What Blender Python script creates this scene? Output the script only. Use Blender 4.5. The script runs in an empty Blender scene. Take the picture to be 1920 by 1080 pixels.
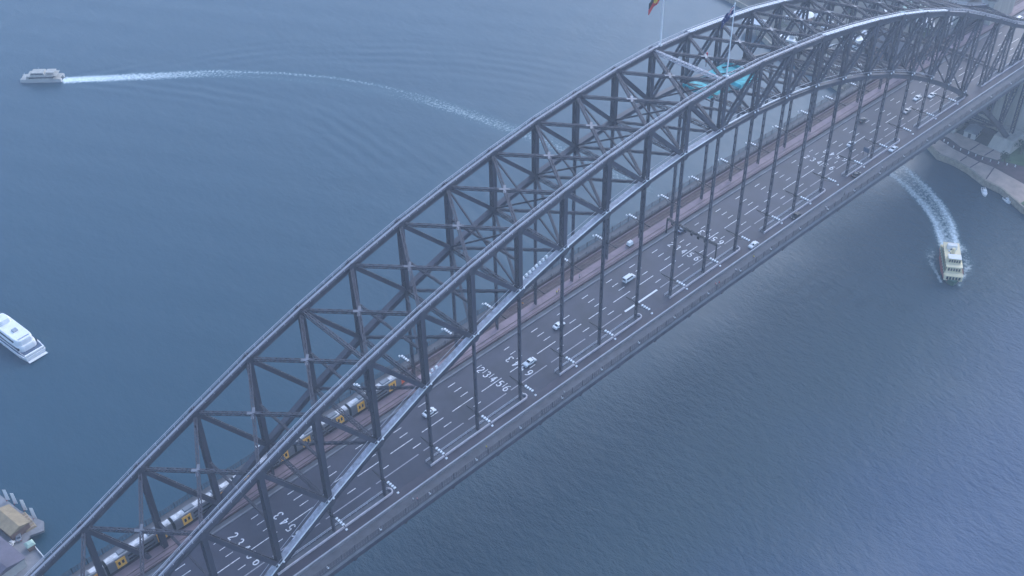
import bpy, math, random
import numpy as np
from mathutils import Vector, Matrix
random.seed(7)
rng = np.random.RandomState(7)
S = bpy.context.scene
COL = S.collection

# ---------------------------------------------------------------- camera
def look(yaw, pitch, roll):
    a, b, c = map(math.radians, (yaw, pitch, roll))
    f = Vector((math.sin(a)*math.cos(b), math.cos(a)*math.cos(b), math.sin(b)))
    r = Vector((math.cos(a), -math.sin(a), 0)); u = r.cross(f)
    return (math.cos(c)*r + math.sin(c)*u, -math.sin(c)*r + math.cos(c)*u, f)
CAM = Vector((-264.26, -196.77, 305.34))
r_, u_, f_ = look(43.334, -38.740, -0.966)
cam = bpy.data.cameras.new('camera'); camo = bpy.data.objects.new('camera', cam); COL.objects.link(camo)
cam.sensor_width = 36; cam.lens = 2124.545/1920*36; cam.clip_start = 1; cam.clip_end = 9000
camo.matrix_world = Matrix(((r_.x, u_.x, -f_.x, CAM.x), (r_.y, u_.y, -f_.y, CAM.y), (r_.z, u_.z, -f_.z, CAM.z), (0, 0, 0, 1)))
S.camera = camo

# ---------------------------------------------------------------- sky, sun, exposure
SUN_EL, SUN_AZ = 40.0, 82.0           # degrees; azimuth clockwise from +Y
W = bpy.data.worlds.new('World'); S.world = W; W.use_nodes = True
nt = W.node_tree; nt.nodes.clear()
sky = nt.nodes.new('ShaderNodeTexSky'); sky.sky_type = 'NISHITA'; sky.sun_disc = False
sky.sun_elevation = math.radians(SUN_EL); sky.sun_rotation = math.radians(SUN_AZ)
sky.altitude = 100; sky.air_density = 1.0; sky.dust_density = 1.5; sky.ozone_density = 3.5
bg = nt.nodes.new('ShaderNodeBackground'); bg.inputs['Strength'].default_value = 0.15
wo = nt.nodes.new('ShaderNodeOutputWorld')
nt.links.new(sky.outputs[0], bg.inputs[0]); nt.links.new(bg.outputs[0], wo.inputs[0])
sl = bpy.data.lights.new('sun', 'SUN'); sl.energy = 0.5; sl.angle = math.radians(60); sl.color = (0.84, 0.91, 1.0)
so = bpy.data.objects.new('sun', sl); COL.objects.link(so)
az, el = math.radians(SUN_AZ), math.radians(SUN_EL)
sd = Vector((math.sin(az)*math.cos(el), math.cos(az)*math.cos(el), math.sin(el)))
so.rotation_euler = sd.to_track_quat('Z', 'Y').to_euler()
vs = S.view_settings
vs.view_transform = 'Standard'; vs.look = 'None'; vs.gamma = 1.0; vs.exposure = 1.54; vs.use_curve_mapping = False

# ---------------------------------------------------------------- materials
def mat(name, col, rough=0.7, metal=0.0, var=0.15, scale=0.6, bump=0.0, bscale=6.0, spec=0.5, emit=0.0, streak=False):
    m = bpy.data.materials.new(name); m.use_nodes = True
    t = m.node_tree; b = t.nodes['Principled BSDF']
    b.inputs['Roughness'].default_value = rough; b.inputs['Metallic'].default_value = metal
    b.inputs['Specular IOR Level'].default_value = spec
    tc = t.nodes.new('ShaderNodeTexCoord'); mp = t.nodes.new('ShaderNodeMapping')
    geo = t.nodes.new('ShaderNodeNewGeometry')
    t.links.new(geo.outputs['Position'], mp.inputs['Vector'])
    if streak: mp.inputs['Scale'].default_value = (1.0, 1.0, 0.12)
    n = t.nodes.new('ShaderNodeTexNoise'); n.inputs['Scale'].default_value = scale; n.inputs['Detail'].default_value = 5; n.inputs['Roughness'].default_value = 0.6
    t.links.new(mp.outputs[0], n.inputs['Vector'])
    rp = t.nodes.new('ShaderNodeMapRange'); rp.inputs[1].default_value = 0.3; rp.inputs[2].default_value = 0.7
    rp.inputs[3].default_value = 1-var; rp.inputs[4].default_value = 1+var
    t.links.new(n.outputs[0], rp.inputs[0])
    mx = t.nodes.new('ShaderNodeMix'); mx.data_type = 'RGBA'; mx.blend_type = 'MULTIPLY'; mx.inputs[0].default_value = 1.0
    mx.inputs[6].default_value = (*col, 1)
    t.links.new(rp.outputs[0], mx.inputs[7]); t.links.new(mx.outputs[2], b.inputs['Base Color'])
    if bump:
        n2 = t.nodes.new('ShaderNodeTexNoise'); n2.inputs['Scale'].default_value = bscale; n2.inputs['Detail'].default_value = 3
        t.links.new(geo.outputs['Position'], n2.inputs['Vector'])
        bp = t.nodes.new('ShaderNodeBump'); bp.inputs['Strength'].default_value = bump; bp.inputs['Distance'].default_value = 0.05
        t.links.new(n2.outputs[0], bp.inputs['Height']); t.links.new(bp.outputs[0], b.inputs['Normal'])
    if emit:
        b.inputs['Emission Color'].default_value = (*col, 1); b.inputs['Emission Strength'].default_value = emit
    return m
M = {}
M['steel'] = mat('grey_steel_paint', (0.056, 0.054, 0.070), 0.55, 0, 0.30, 0.35, 0.2, 4, streak=True)
M['steel_top'] = mat('worn_steel_paint', (0.056, 0.054, 0.068), 0.7, 0, 0.3, 0.5, 0.2, 4)
M['gusset'] = mat('sky_lit_gusset_grey', (0.20, 0.20, 0.22), 0.5, 0, 0.35, 0.2)  # centre gussets lightened in colour to carry the sky light they catch
M['rail_pale'] = mat('pale_handrail_paint', (0.42, 0.42, 0.46), 0.5, 0, 0.15)
M['cover'] = mat('pale_wet_sheeting', (0.46, 0.46, 0.51), 0.40, 0, 0.45, 0.9, 0.3, 2)
M['white'] = mat('white_paint', (0.80, 0.80, 0.80), 0.5, 0, 0.05)
M['road_white'] = mat('worn_white_road_paint', (0.72, 0.72, 0.73), 0.6, 0, 0.42, 1.6)
M['road_grey'] = mat('faded_road_paint', (0.36, 0.35, 0.38), 0.6, 0, 0.2, 1.0)
M['asphalt'] = mat('asphalt', (0.044, 0.043, 0.062), 0.55, 0, 0.34, 0.10, 0.3, 8)
M['asphalt_red'] = mat('reddish_asphalt', (0.056, 0.048, 0.064), 0.6, 0, 0.25, 0.15, 0.3, 8)
M['concrete'] = mat('grey_concrete', (0.21, 0.21, 0.225), 0.8, 0, 0.2, 0.4, 0.2, 5)
M['kerb'] = mat('pale_concrete_barrier', (0.55, 0.50, 0.52), 0.75, 0, 0.18, 0.8)
M['footway'] = mat('footway_concrete', (0.105, 0.108, 0.122), 0.7, 0, 0.2, 0.4, 0.2, 5)
M['pink'] = mat('pinkish_track_slab', (0.26, 0.19, 0.205), 0.8, 0, 0.22, 0.25, 0.3, 3)
M['ballast'] = mat('brown_track_bed', (0.095, 0.066, 0.066), 0.9, 0, 0.35, 0.6, 0.5, 6)
M['rail'] = mat('worn_rail_steel', (0.16, 0.13, 0.12), 0.35, 0.6, 0.2)
M['dark'] = mat('dark_metal', (0.03, 0.03, 0.035), 0.5, 0, 0.2)
M['black'] = mat('black_rubber', (0.015, 0.015, 0.016), 0.7, 0, 0.1)
M['glass'] = mat('dark_window_glass', (0.012, 0.014, 0.018), 0.08, 0, 0.1, spec=0.8)
M['granite'] = mat('weathered_granite', (0.42, 0.39, 0.34), 0.85, 0, 0.22, 0.35, 0.4, 2, streak=True)
M['teal'] = mat('teal_containment_sheet', (0.03, 0.42, 0.46), 0.5, 0, 0.40, 0.5, 0.4, 1.5)
M['tealnet'] = mat('grey_teal_netting', (0.05, 0.14, 0.16), 0.8, 0, 0.4, 1.5)
M['silver'] = mat('train_silver_panel', (0.17, 0.165, 0.175), 0.4, 0.1, 0.1)
M['train_roof'] = mat('train_white_roof', (0.62, 0.61, 0.62), 0.45, 0, 0.4, 0.8)
M['train_yellow'] = mat('train_yellow_door', (0.90, 0.46, 0.07), 0.4, 0, 0.06)
M['train_orange'] = mat('train_orange_nose', (0.85, 0.16, 0.05), 0.4, 0, 0.06)
M['cream'] = mat('ferry_cream_paint', (0.80, 0.70, 0.46), 0.5, 0, 0.06)
M['catgrey'] = mat('weathered_cream_grey', (0.40, 0.385, 0.34), 0.6, 0, 0.2, 0.8)
M['ferry_green'] = mat('ferry_green_hull', (0.02, 0.11, 0.07), 0.4, 0, 0.12)
M['ferry_red'] = mat('ferry_red_brown_trim', (0.34, 0.08, 0.06), 0.5, 0, 0.1)
M['grass'] = mat('park_grass', (0.085, 0.135, 0.05), 0.9, 0, 0.3, 0.2, 0.5, 3)
M['sand'] = mat('sandstone_paving', (0.44, 0.34, 0.28), 0.85, 0, 0.2, 0.25, 0.2, 3)
M['paving_dark'] = mat('dark_red_paving', (0.10, 0.062, 0.065), 0.85, 0, 0.25, 0.3)
M['soil'] = mat('park_ground', (0.085, 0.085, 0.072), 0.9, 0, 0.35, 0.06, 0.3, 2)
M['stone'] = mat('sandstone_seawall', (0.30, 0.26, 0.20), 0.9, 0, 0.3, 0.6, 0.5, 2)
M['leaf'] = mat('tree_leaves', (0.045, 0.075, 0.032), 0.8, 0, 0.4, 0.9)
M['bark'] = mat('tree_bark', (0.08, 0.062, 0.05), 0.9, 0, 0.3)
M['roof_grey'] = mat('grey_metal_roof', (0.20, 0.215, 0.24), 0.55, 0, 0.2, 0.3)
M['roof_dark'] = mat('dark_tiled_roof', (0.075, 0.075, 0.085), 0.7, 0, 0.25, 0.4)
M['roof_red'] = mat('terracotta_roof', (0.22, 0.085, 0.06), 0.8, 0, 0.2, 0.5)
M['roof_green'] = mat('pale_green_roof', (0.34, 0.46, 0.38), 0.5, 0, 0.1)
M['roof_tan'] = mat('tan_pier_roof', (0.30, 0.225, 0.13), 0.7, 0, 0.2, 0.5)
M['roof_mauve'] = mat('mauve_grey_roof', (0.105, 0.092, 0.125), 0.6, 0, 0.2, 0.3)
M['wall_pale'] = mat('pale_render_wall', (0.45, 0.44, 0.42), 0.8, 0, 0.1)
M['wall_brick'] = mat('brick_wall', (0.22, 0.13, 0.10), 0.85, 0, 0.2)
M['red'] = mat('red_cloth', (0.55, 0.03, 0.03), 0.7, 0, 0.08)
M['yellow'] = mat('yellow_cloth', (0.80, 0.55, 0.04), 0.7, 0, 0.06)
M['flag_blue'] = mat('navy_cloth', (0.015, 0.025, 0.12), 0.7, 0, 0.08)
M['flag_black'] = mat('black_cloth', (0.012, 0.012, 0.012), 0.8, 0, 0.08)
M['lamp_white'] = mat('white_lamp_housing', (0.85, 0.86, 0.88), 0.35, 0, 0.03)
M['skin'] = mat('skin', (0.42, 0.26, 0.19), 0.6, 0, 0.05)
M['hair'] = mat('dark_hair', (0.03, 0.02, 0.015), 0.7, 0, 0.1)
M['denim'] = mat('dark_trousers', (0.03, 0.035, 0.06), 0.8, 0, 0.1)
M['hivis'] = mat('yellow_hi_vis_vest', (0.75, 0.62, 0.03), 0.7, 0, 0.05)
M['orange_vest'] = mat('orange_hi_vis_vest', (0.80, 0.30, 0.04), 0.7, 0, 0.05)
M['pinkcloth'] = mat('pink_cloth', (0.65, 0.30, 0.30), 0.8, 0, 0.05)
M['greycloth'] = mat('grey_cloth', (0.22, 0.22, 0.24), 0.8, 0, 0.05)
M['car_white'] = mat('white_car_paint', (0.80, 0.80, 0.80), 0.22, 0, 0.02)
M['car_silver'] = mat('silver_car_paint', (0.42, 0.43, 0.45), 0.25, 0.5, 0.02)
M['car_dark'] = mat('dark_car_paint', (0.03, 0.032, 0.038), 0.22, 0, 0.02)
M['car_blue'] = mat('grey_blue_car_paint', (0.10, 0.13, 0.19), 0.25, 0.2, 0.02)
M['lamp_red'] = mat('red_tail_lamp', (0.5, 0.02, 0.02), 0.3)

# ---------------------------------------------------------------- mesh helpers
class MB:
    def __init__(s): s.v = []; s.f = []; s.mi = []
    def add(s, vs_, fs_, mi=0):
        n = len(s.v); s.v += [tuple(p) for p in vs_]
        s.f += [tuple(n+i for i in f) for f in fs_]; s.mi += [mi]*len(fs_)
        return s
    HEX = [(0, 3, 2, 1), (4, 5, 6, 7), (0, 1, 5, 4), (1, 2, 6, 5), (2, 3, 7, 6), (3, 0, 4, 7)]
    def box(s, x0, x1, y0, y1, z0, z1, mi=0):
        return s.add([(x0, y0, z0), (x1, y0, z0), (x1, y1, z0), (x0, y1, z0), (x0, y0, z1), (x1, y0, z1), (x1, y1, z1), (x0, y1, z1)], s.HEX, mi)
    def tbox(s, x0, x1, y0, y1, z0, z1, tx, ty, mi=0, ox=0):      # tapered: top shrunk by tx, ty, shifted ox
        return s.add([(x0, y0, z0), (x1, y0, z0), (x1, y1, z0), (x0, y1, z0), (x0+tx+ox, y0+ty, z1), (x1-tx+ox, y0+ty, z1), (x1-tx+ox, y1-ty, z1), (x0+tx+ox, y1-ty, z1)], s.HEX, mi)
    def beam(s, p, q, w, h, up=(0, 0, 1), mi=0, off=(0, 0)):
        p = Vector(p); q = Vector(q); a = (q-p).normalized(); up = Vector(up)
        if abs(a.dot(up)) > 0.98: up = Vector((1, 0, 0))
        sd_ = a.cross(up).normalized(); uu = sd_.cross(a).normalized()
        o = sd_*off[0] + uu*off[1]
        vs_ = []
        for c in (p+o, q+o):
            for i, j in ((-1, -1), (1, -1), (1, 1), (-1, 1)): vs_.append(c + sd_*(i*w/2) + uu*(j*h/2))
        return s.add(vs_, s.HEX, mi)
    def laced(s, p, q, w, h, up=(0, 0, 1), pitch=1.7, c=0.22, t=0.10, solid=False, mi=0):
        p = Vector(p); q = Vector(q); L = (q-p).length; a = (q-p)/L; up = Vector(up)
        if abs(a.dot(up)) > 0.98: up = Vector((1, 0, 0))
        sd_ = a.cross(up).normalized(); uu = sd_.cross(a).normalized()
        if solid:
            for i in (-1, 1): s.beam(p+sd_*(i*(w-c)/2), q+sd_*(i*(w-c)/2), c, h, uu, mi)
        else:
            for i in (-1, 1):
                for j in (-1, 1):
                    o = sd_*(i*(w-c)/2) + uu*(j*(h-c)/2); s.beam(p+o, q+o, c, c, uu, mi)
        n = max(2, int(L/pitch))
        for j in (-1, 1):
            for k in range(n):
                i = 1 if k % 2 else -1
                A = p + a*(L*k/n) + sd_*(i*(w-c)/2) + uu*(j*(h/2-t/2-0.01))
                B = p + a*(L*(k+1)/n) - sd_*(i*(w-c)/2) + uu*(j*(h/2-t/2-0.01))
                s.beam(A, B, 0.20, t, uu, mi)
                if not solid:
                    A = p + a*(L*k/n) + uu*(i*(h-c)/2) + sd_*(j*(w/2-t/2-0.01))
                    B = p + a*(L*(k+1)/n) - uu*(i*(h-c)/2) + sd_*(j*(w/2-t/2-0.01))
                    s.beam(A, B, 0.20, t, sd_, mi)
        return s
    def cyl(s, p, q, r0, r1, n=10, mi=0):
        p = Vector(p); q = Vector(q); a = (q-p).normalized(); up = Vector((0, 0, 1)) if abs(a.z) < 0.9 else Vector((1, 0, 0))
        u = a.cross(up).normalized(); v = a.cross(u)
        vs_ = [p + (u*math.cos(2*math.pi*i/n) + v*math.sin(2*math.pi*i/n))*r0 for i in range(n)]
        vs_ += [q + (u*math.cos(2*math.pi*i/n) + v*math.sin(2*math.pi*i/n))*r1 for i in range(n)]
        fs_ = [(i, (i+1) % n, n+(i+1) % n, n+i) for i in range(n)] + [tuple(range(n))[::-1], tuple(range(n, 2*n))]
        return s.add(vs_, fs_, mi)
    def prism(s, pts, z0, z1, mi=0):
        n = len(pts)
        return s.add([(x, y, z0) for x, y in pts] + [(x, y, z1) for x, y in pts],
                     [(i, (i+1) % n, n+(i+1) % n, n+i) for i in range(n)] + [tuple(range(n))[::-1], tuple(range(n, 2*n))], mi)
    def sweep(s, prof, xs, zf, mi=0):      # closed profile [(y,z)] carried along x, following zf(x)
        n = len(prof); vs_ = []
        for x in xs: vs_ += [(x, y, z+zf(x)) for y, z in prof]
        fs_ = []
        for k in range(len(xs)-1):
            for i in range(n): fs_.append((k*n+i, k*n+(i+1) % n, (k+1)*n+(i+1) % n, (k+1)*n+i))
        fs_ += [tuple(range(n))[::-1], tuple((len(xs)-1)*n+i for i in range(n))]
        return s.add(vs_, fs_, mi)
    def loft(s, rings, mi=0, cap=True):    # rings: equal-length closed loops
        n = len(rings[0]); vs_ = [p for r in rings for p in r]; fs_ = []
        for k in range(len(rings)-1):
            for i in range(n): fs_.append((k*n+i, k*n+(i+1) % n, (k+1)*n+(i+1) % n, (k+1)*n+i))
        if cap: fs_ += [tuple(range(n))[::-1], tuple((len(rings)-1)*n+i for i in range(n))]
        return s.add(vs_, fs_, mi)
    def mesh(s, name, mats, smooth=False):
        me = bpy.data.meshes.new(name); me.from_pydata(s.v, [], s.f)
        for m in (mats if isinstance(mats, (list, tuple)) else [mats]): me.materials.append(M[m] if isinstance(m, str) else m)
        if any(s.mi): me.polygons.foreach_set('material_index', s.mi)
        import bmesh
        b = bmesh.new(); b.from_mesh(me); bmesh.ops.recalc_face_normals(b, faces=b.faces); b.to_mesh(me); b.free()
        if smooth: me.polygons.foreach_set('use_smooth', [True]*len(me.polygons))
        return me
    def build(s, name, mats, parent=None, kind=None, smooth=False, loc=None):
        return place(s.mesh(name, mats, smooth), name, parent, loc, kind)
def place(me, name, parent=None, loc=None, kind=None, rz=0.0):
    o = bpy.data.objects.new(name, me); COL.objects.link(o)
    if parent is not None: o.parent = parent
    if loc is not None: o.location = loc
    if rz: o.rotation_euler = (0, 0, rz)
    if kind: o['kind'] = kind
    return o
def tag(o, label, cat=None, group=None):
    o['label'] = label
    if cat: o['category'] = cat
    if group: o['group'] = group
    return o
def thing(name, label, cat, loc=(0, 0, 0), rz=0.0, group=None):
    o = bpy.data.objects.new(name, None); COL.objects.link(o); o.empty_display_size = 0.1
    o.location = loc; o.rotation_euler = (0, 0, rz)
    return tag(o, label, cat, group)
def copy_tree(o, parent=None):
    c = o.copy(); COL.objects.link(c)
    if parent is not None: c.parent = parent
    for ch in o.children: copy_tree(ch, c)
    return c
ORD = ['zeroth', 'first', 'second', 'third', 'fourth', 'fifth', 'sixth', 'seventh', 'eighth', 'ninth', 'tenth', 'eleventh', 'twelfth', 'thirteenth', 'fourteenth']
NUM = ['no', 'one', 'two', 'three', 'four', 'five', 'six', 'seven', 'eight', 'nine', 'ten', 'eleven', 'twelve', 'thirteen', 'fourteen']

# ================================================================ SETTING: water, land
P = 17.96; HW = 14.72
def zd(x): return 59-4.14*(x/250)**2 if abs(x) < 262 else 59-4.14*(262/250)**2-0.0347*(abs(x)-262)

def path_dist(X, Y, pts):
    """distance to polyline, arclength of the nearest point, signed side"""
    D = np.full(X.shape, 1e9); A = np.zeros(X.shape); SG = np.zeros(X.shape); s0 = 0.0
    for (x0, y0), (x1, y1) in zip(pts[:-1], pts[1:]):
        dx, dy = x1-x0, y1-y0; L = math.hypot(dx, dy)
        t = np.clip(((X-x0)*dx+(Y-y0)*dy)/L**2, 0, 1)
        d = np.hypot(X-(x0+t*dx), Y-(y0+t*dy)); m = d < D
        D[m] = d[m]; A[m] = (s0+t*L)[m]; SG[m] = np.sign(dx*(Y-y0)-dy*(X-x0))[m]; s0 += L
    return D, A, SG
WAKE_L = [(-53, 394), (-22.5, 368.9), (11.7, 339.7), (35.9, 311.6), (53.8, 285.5), (65.3, 261.7), (76.4, 229.4), (83.2, 202.3), (87.7, 178.2), (91.2, 158.1), (94, 130), (95, 90)]
WAKE_R = [(154.5, -38.5), (170.1, -26.2), (180.2, -14.9), (188.1, -1.9), (193.9, 10.2), (196.6, 17.8), (199, 30), (200, 50)]
def make_water():
    xs = np.concatenate([[-2000, -1200, -700, -450], np.arange(-330, 310, 1.7), [340, 450, 700, 1200, 2000]])
    ys = np.concatenate([[-2000, -1200, -700, -400], np.arange(-200, 580, 1.7), [620, 800, 1200, 2000]])
    X, Y = np.meshgrid(xs, ys); Z = np.zeros(X.shape); FO = np.zeros(X.shape)
    d, s, sg = path_dist(X, Y, WAKE_L)
    side = np.where(sg > 0, 1.0, 1.0)
    sp = 5+0.27*s
    env = np.exp(-((d-sp*0.8)/(4+0.10*s))**2)*np.clip(s/25, 0, 1)*np.exp(-s/320)
    Z += 0.22*env*(0.55+0.45*np.sin(X*0.047+1.1)*np.sin(Y*0.061+0.4))*np.cos(2*math.pi*(d-0.30*s)/8.5+0.8*np.sin(s*0.05)+0.5*np.sin(X*.09))
    half = 3.8+0.014*s
    core = np.exp(-(d/half)**4)
    FO = np.maximum(FO, core*np.clip(1.0-s/130, 0, 1)*(s > 0.5))
    line = np.exp(-((d-half*0.6)/(1.1+0.002*s))**2)*(sg > 0)*np.clip(s/40, 0, 1)*np.clip(1.25-s/300, 0, 1)
    FO = np.maximum(FO, 0.60*line)
    FO = np.maximum(FO, 0.36*np.exp(-((d-0.5*half)/(2.2+0.006*s))**2)*(sg < 0)*np.clip(s/60, 0, 1)*np.exp(-s/200))
    FO = np.maximum(FO, 0.52*np.exp(-(d/(3.0+0.006*s))**2)*np.clip((s-170)/60, 0, 1)*np.exp(-(s-170)/260))
    d, s, sg = path_dist(X, Y, WAKE_R)
    half = 4.6+0.035*s
    core = np.exp(-(d/half)**4); edge = np.exp(-((d-half*0.72)/1.6)**2)
    FO = np.maximum(FO, np.clip(core*(0.52-s/260)+edge*(0.56-s/260), 0, 1)*(s > 0.3))
    Z += 0.14*np.exp(-((d-4-0.3*s)/(3+0.08*s))**2)*np.clip(s/15, 0, 1)*np.exp(-s/120)*np.cos(2*math.pi*(d-0.32*s)/6)
    FO = np.maximum(FO, 0.95*np.exp(-((X-157.5)**2+(Y+39.5)**2)/14.0))
    # bow wave pieces of the near ferry
    ax = np.array([-0.866, -0.5]); ce = np.array([141.8, -44.8])
    u = (X-ce[0])*ax[0]+(Y-ce[1])*ax[1]; v = -(X-ce[0])*ax[1]+(Y-ce[1])*ax[0]
    FO = np.maximum(FO, 0.75*np.exp(-((np.abs(v)-(7.0-0.32*u))/0.9)**2)*np.clip((u+10)/8, 0, 1)*(u < 12.5))
    FO = np.maximum(FO, 0.42*np.exp(-((np.abs(v)-7.5)/2.5)**2)*np.exp(-((u+6)/8)**2))
    # long low swell everywhere in the open water
    Z += 0.05*np.sin(X*0.21+Y*0.13)+0.04*np.sin(-X*0.11+Y*0.25+1.3)
    outside = (X < -329) | (X > 309) | (Y < -199) | (Y > 579); Z[outside] = 0; FO[outside] = 0
    ny, nx = X.shape
    co = np.stack([X.ravel(), Y.ravel(), Z.ravel()], 1)
    idx = np.arange(nx*ny).reshape(ny, nx)
    q = np.stack([idx[:-1, :-1].ravel(), idx[:-1, 1:].ravel(), idx[1:, 1:].ravel(), idx[1:, :-1].ravel()], 1)
    me = bpy.data.meshes.new('water'); me.vertices.add(len(co)); me.vertices.foreach_set('co', co.ravel())
    me.loops.add(q.size); me.loops.foreach_set('vertex_index', q.ravel())
    me.polygons.add(len(q)); me.polygons.foreach_set('loop_start', np.arange(0, q.size, 4)); me.polygons.foreach_set('loop_total', np.full(len(q), 4))
    me.polygons.foreach_set('use_smooth', np.ones(len(q), bool)); me.update()
    at = me.attributes.new('foam', 'FLOAT', 'POINT'); at.data.foreach_set('value', FO.ravel().astype(np.float32))
    return me
def water_mat():
    m = bpy.data.materials.new('harbour_water'); m.use_nodes = True; t = m.node_tree; N = t.nodes.new; Lk = t.links.new
    b = t.nodes['Principled BSDF']; geo = N('ShaderNodeNewGeometry')
    def noise(scale, det, rough=0.55, sc=(1, 1, 1), rz=0.0):
        mp = N('ShaderNodeMapping'); mp.inputs['Scale'].default_value = sc; mp.inputs['Rotation'].default_value = (0, 0, rz)
        Lk(geo.outputs['Position'], mp.inputs['Vector'])
        n = N('ShaderNodeTexNoise'); n.inputs['Scale'].default_value = scale; n.inputs['Detail'].default_value = det; n.inputs['Roughness'].default_value = rough
        Lk(mp.outputs[0], n.inputs['Vector']); return n
    big = noise(0.011, 3, 0.5)                     # wind patches
    rp = noise(0.36, 6, 0.68, (1.0, 0.5, 1), -0.75)  # wind ripples
    chop = noise(0.075, 3, 0.5, (1, 0.6, 1), 0.5)
    wind = N('ShaderNodeMapRange'); wind.inputs[1].default_value = 0.40; wind.inputs[2].default_value = 0.72; wind.inputs[3].default_value = 0.10; wind.inputs[4].default_value = 1.0
    # the breeze ruffles the reach on the near side of the bridge; the far basin lies calm
    sx = N('ShaderNodeSeparateXYZ'); Lk(geo.outputs['Position'], sx.inputs[0])
    ym = N('ShaderNodeMath'); ym.operation = 'MULTIPLY_ADD'; ym.inputs[1].default_value = -0.0042; ym.inputs[2].default_value = 0.06; Lk(sx.outputs[1], ym.inputs[0])
    yc = N('ShaderNodeClamp'); yc.inputs[1].default_value = -0.30; yc.inputs[2].default_value = 0.20; Lk(ym.outputs[0], yc.inputs[0])
    ws_ = N('ShaderNodeMath'); ws_.operation = 'ADD'; Lk(big.outputs[0], ws_.inputs[0]); Lk(yc.outputs[0], ws_.inputs[1]); Lk(ws_.outputs[0], wind.inputs[0])
    b1 = N('ShaderNodeBump'); b1.inputs['Distance'].default_value = 1.7; b1.inputs['Strength'].default_value = 1.0
    mu = N('ShaderNodeMath'); mu.operation = 'MULTIPLY'; Lk(rp.outputs[0], mu.inputs[0]); Lk(wind.outputs[0], mu.inputs[1])
    Lk(mu.outputs[0], b1.inputs['Height'])
    b2 = N('ShaderNodeBump'); b2.inputs['Distance'].default_value = 0.9; b2.inputs['Strength'].default_value = 0.3
    Lk(chop.outputs[0], b2.inputs['Height']); Lk(b1.outputs[0], b2.inputs['Normal']); Lk(b2.outputs[0], b.inputs['Normal'])
    cr = N('ShaderNodeMix'); cr.data_type = 'RGBA'
    cr.inputs[6].default_value = (0.012, 0.050, 0.076, 1); cr.inputs[7].default_value = (0.017, 0.060, 0.092, 1)
    Lk(big.outputs[0], cr.inputs[0])
    # bright sky reflection painted into the base colour, bluer away from the bridge
    sky_sheen = N('ShaderNodeMapRange'); sky_sheen.interpolation_type = 'SMOOTHSTEP'; sky_sheen.inputs[1].default_value = 50; sky_sheen.inputs[2].default_value = 125; Lk(sx.outputs[1], (ng := N('ShaderNodeMath')).inputs[0]); ng.operation = 'MULTIPLY_ADD'; ng.inputs[1].default_value = -1.0
    bs = N('ShaderNodeMath'); bs.operation = 'MULTIPLY_ADD'; bs.inputs[1].default_value = 70; bs.inputs[2].default_value = -35; Lk(big.outputs[0], bs.inputs[0]); Lk(bs.outputs[0], ng.inputs[2]); Lk(ng.outputs[0], sky_sheen.inputs[0])
    cb = N('ShaderNodeMix'); cb.data_type = 'RGBA'; cb.inputs[7].default_value = (0.030, 0.074, 0.150, 1); Lk(sky_sheen.outputs[0], cb.inputs[0]); Lk(cr.outputs[2], cb.inputs[6])
    b.inputs['Roughness'].default_value = 0.22; b.inputs['IOR'].default_value = 1.333
    # foam: broken white bubbles where the wake attribute is high
    at = N('ShaderNodeAttribute'); at.attribute_name = 'foam'
    fn = noise(0.7, 7, 0.78)
    sub = N('ShaderNodeMath'); sub.operation = 'MULTIPLY_ADD'; Lk(fn.outputs[0], sub.inputs[0]); sub.inputs[1].default_value = 2.2; Lk(at.outputs['Fac'], sub.inputs[2])
    fr = N('ShaderNodeMapRange'); fr.inputs[1].default_value = 1.42; fr.inputs[2].default_value = 2.05; fr.clamp = True
    Lk(sub.outputs[0], fr.inputs[0])
    gate = N('ShaderNodeMapRange'); gate.inputs[1].default_value = 0.02; gate.inputs[2].default_value = 0.25; Lk(at.outputs['Fac'], gate.inputs[0])
    fm = N('ShaderNodeMath'); fm.operation = 'MULTIPLY'; Lk(fr.outputs[0], fm.inputs[0]); Lk(gate.outputs[0], fm.inputs[1])
    # aerated teal water under the foam
    tl = N('ShaderNodeMix'); tl.data_type = 'RGBA'; tl.inputs[7].default_value = (0.07, 0.17, 0.19, 1)
    tg = N('ShaderNodeMath'); tg.operation = 'MULTIPLY'; tg.inputs[1].default_value = 0.8; Lk(at.outputs['Fac'], tg.inputs[0])
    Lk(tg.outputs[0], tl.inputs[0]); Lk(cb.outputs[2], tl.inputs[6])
    fx = N('ShaderNodeMix'); fx.data_type = 'RGBA'; fx.inputs[7].default_value = (0.74, 0.82, 0.84, 1)
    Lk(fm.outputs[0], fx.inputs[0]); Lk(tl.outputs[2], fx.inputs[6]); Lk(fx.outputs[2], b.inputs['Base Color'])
    rr = N('ShaderNodeMapRange'); rr.inputs[3].default_value = 0.26; rr.inputs[4].default_value = 0.8; Lk(fm.outputs[0], rr.inputs[0]); Lk(rr.outputs[0], b.inputs['Roughness'])
    return m
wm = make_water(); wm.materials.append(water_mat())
place(wm, 'water', kind='structure')

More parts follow.
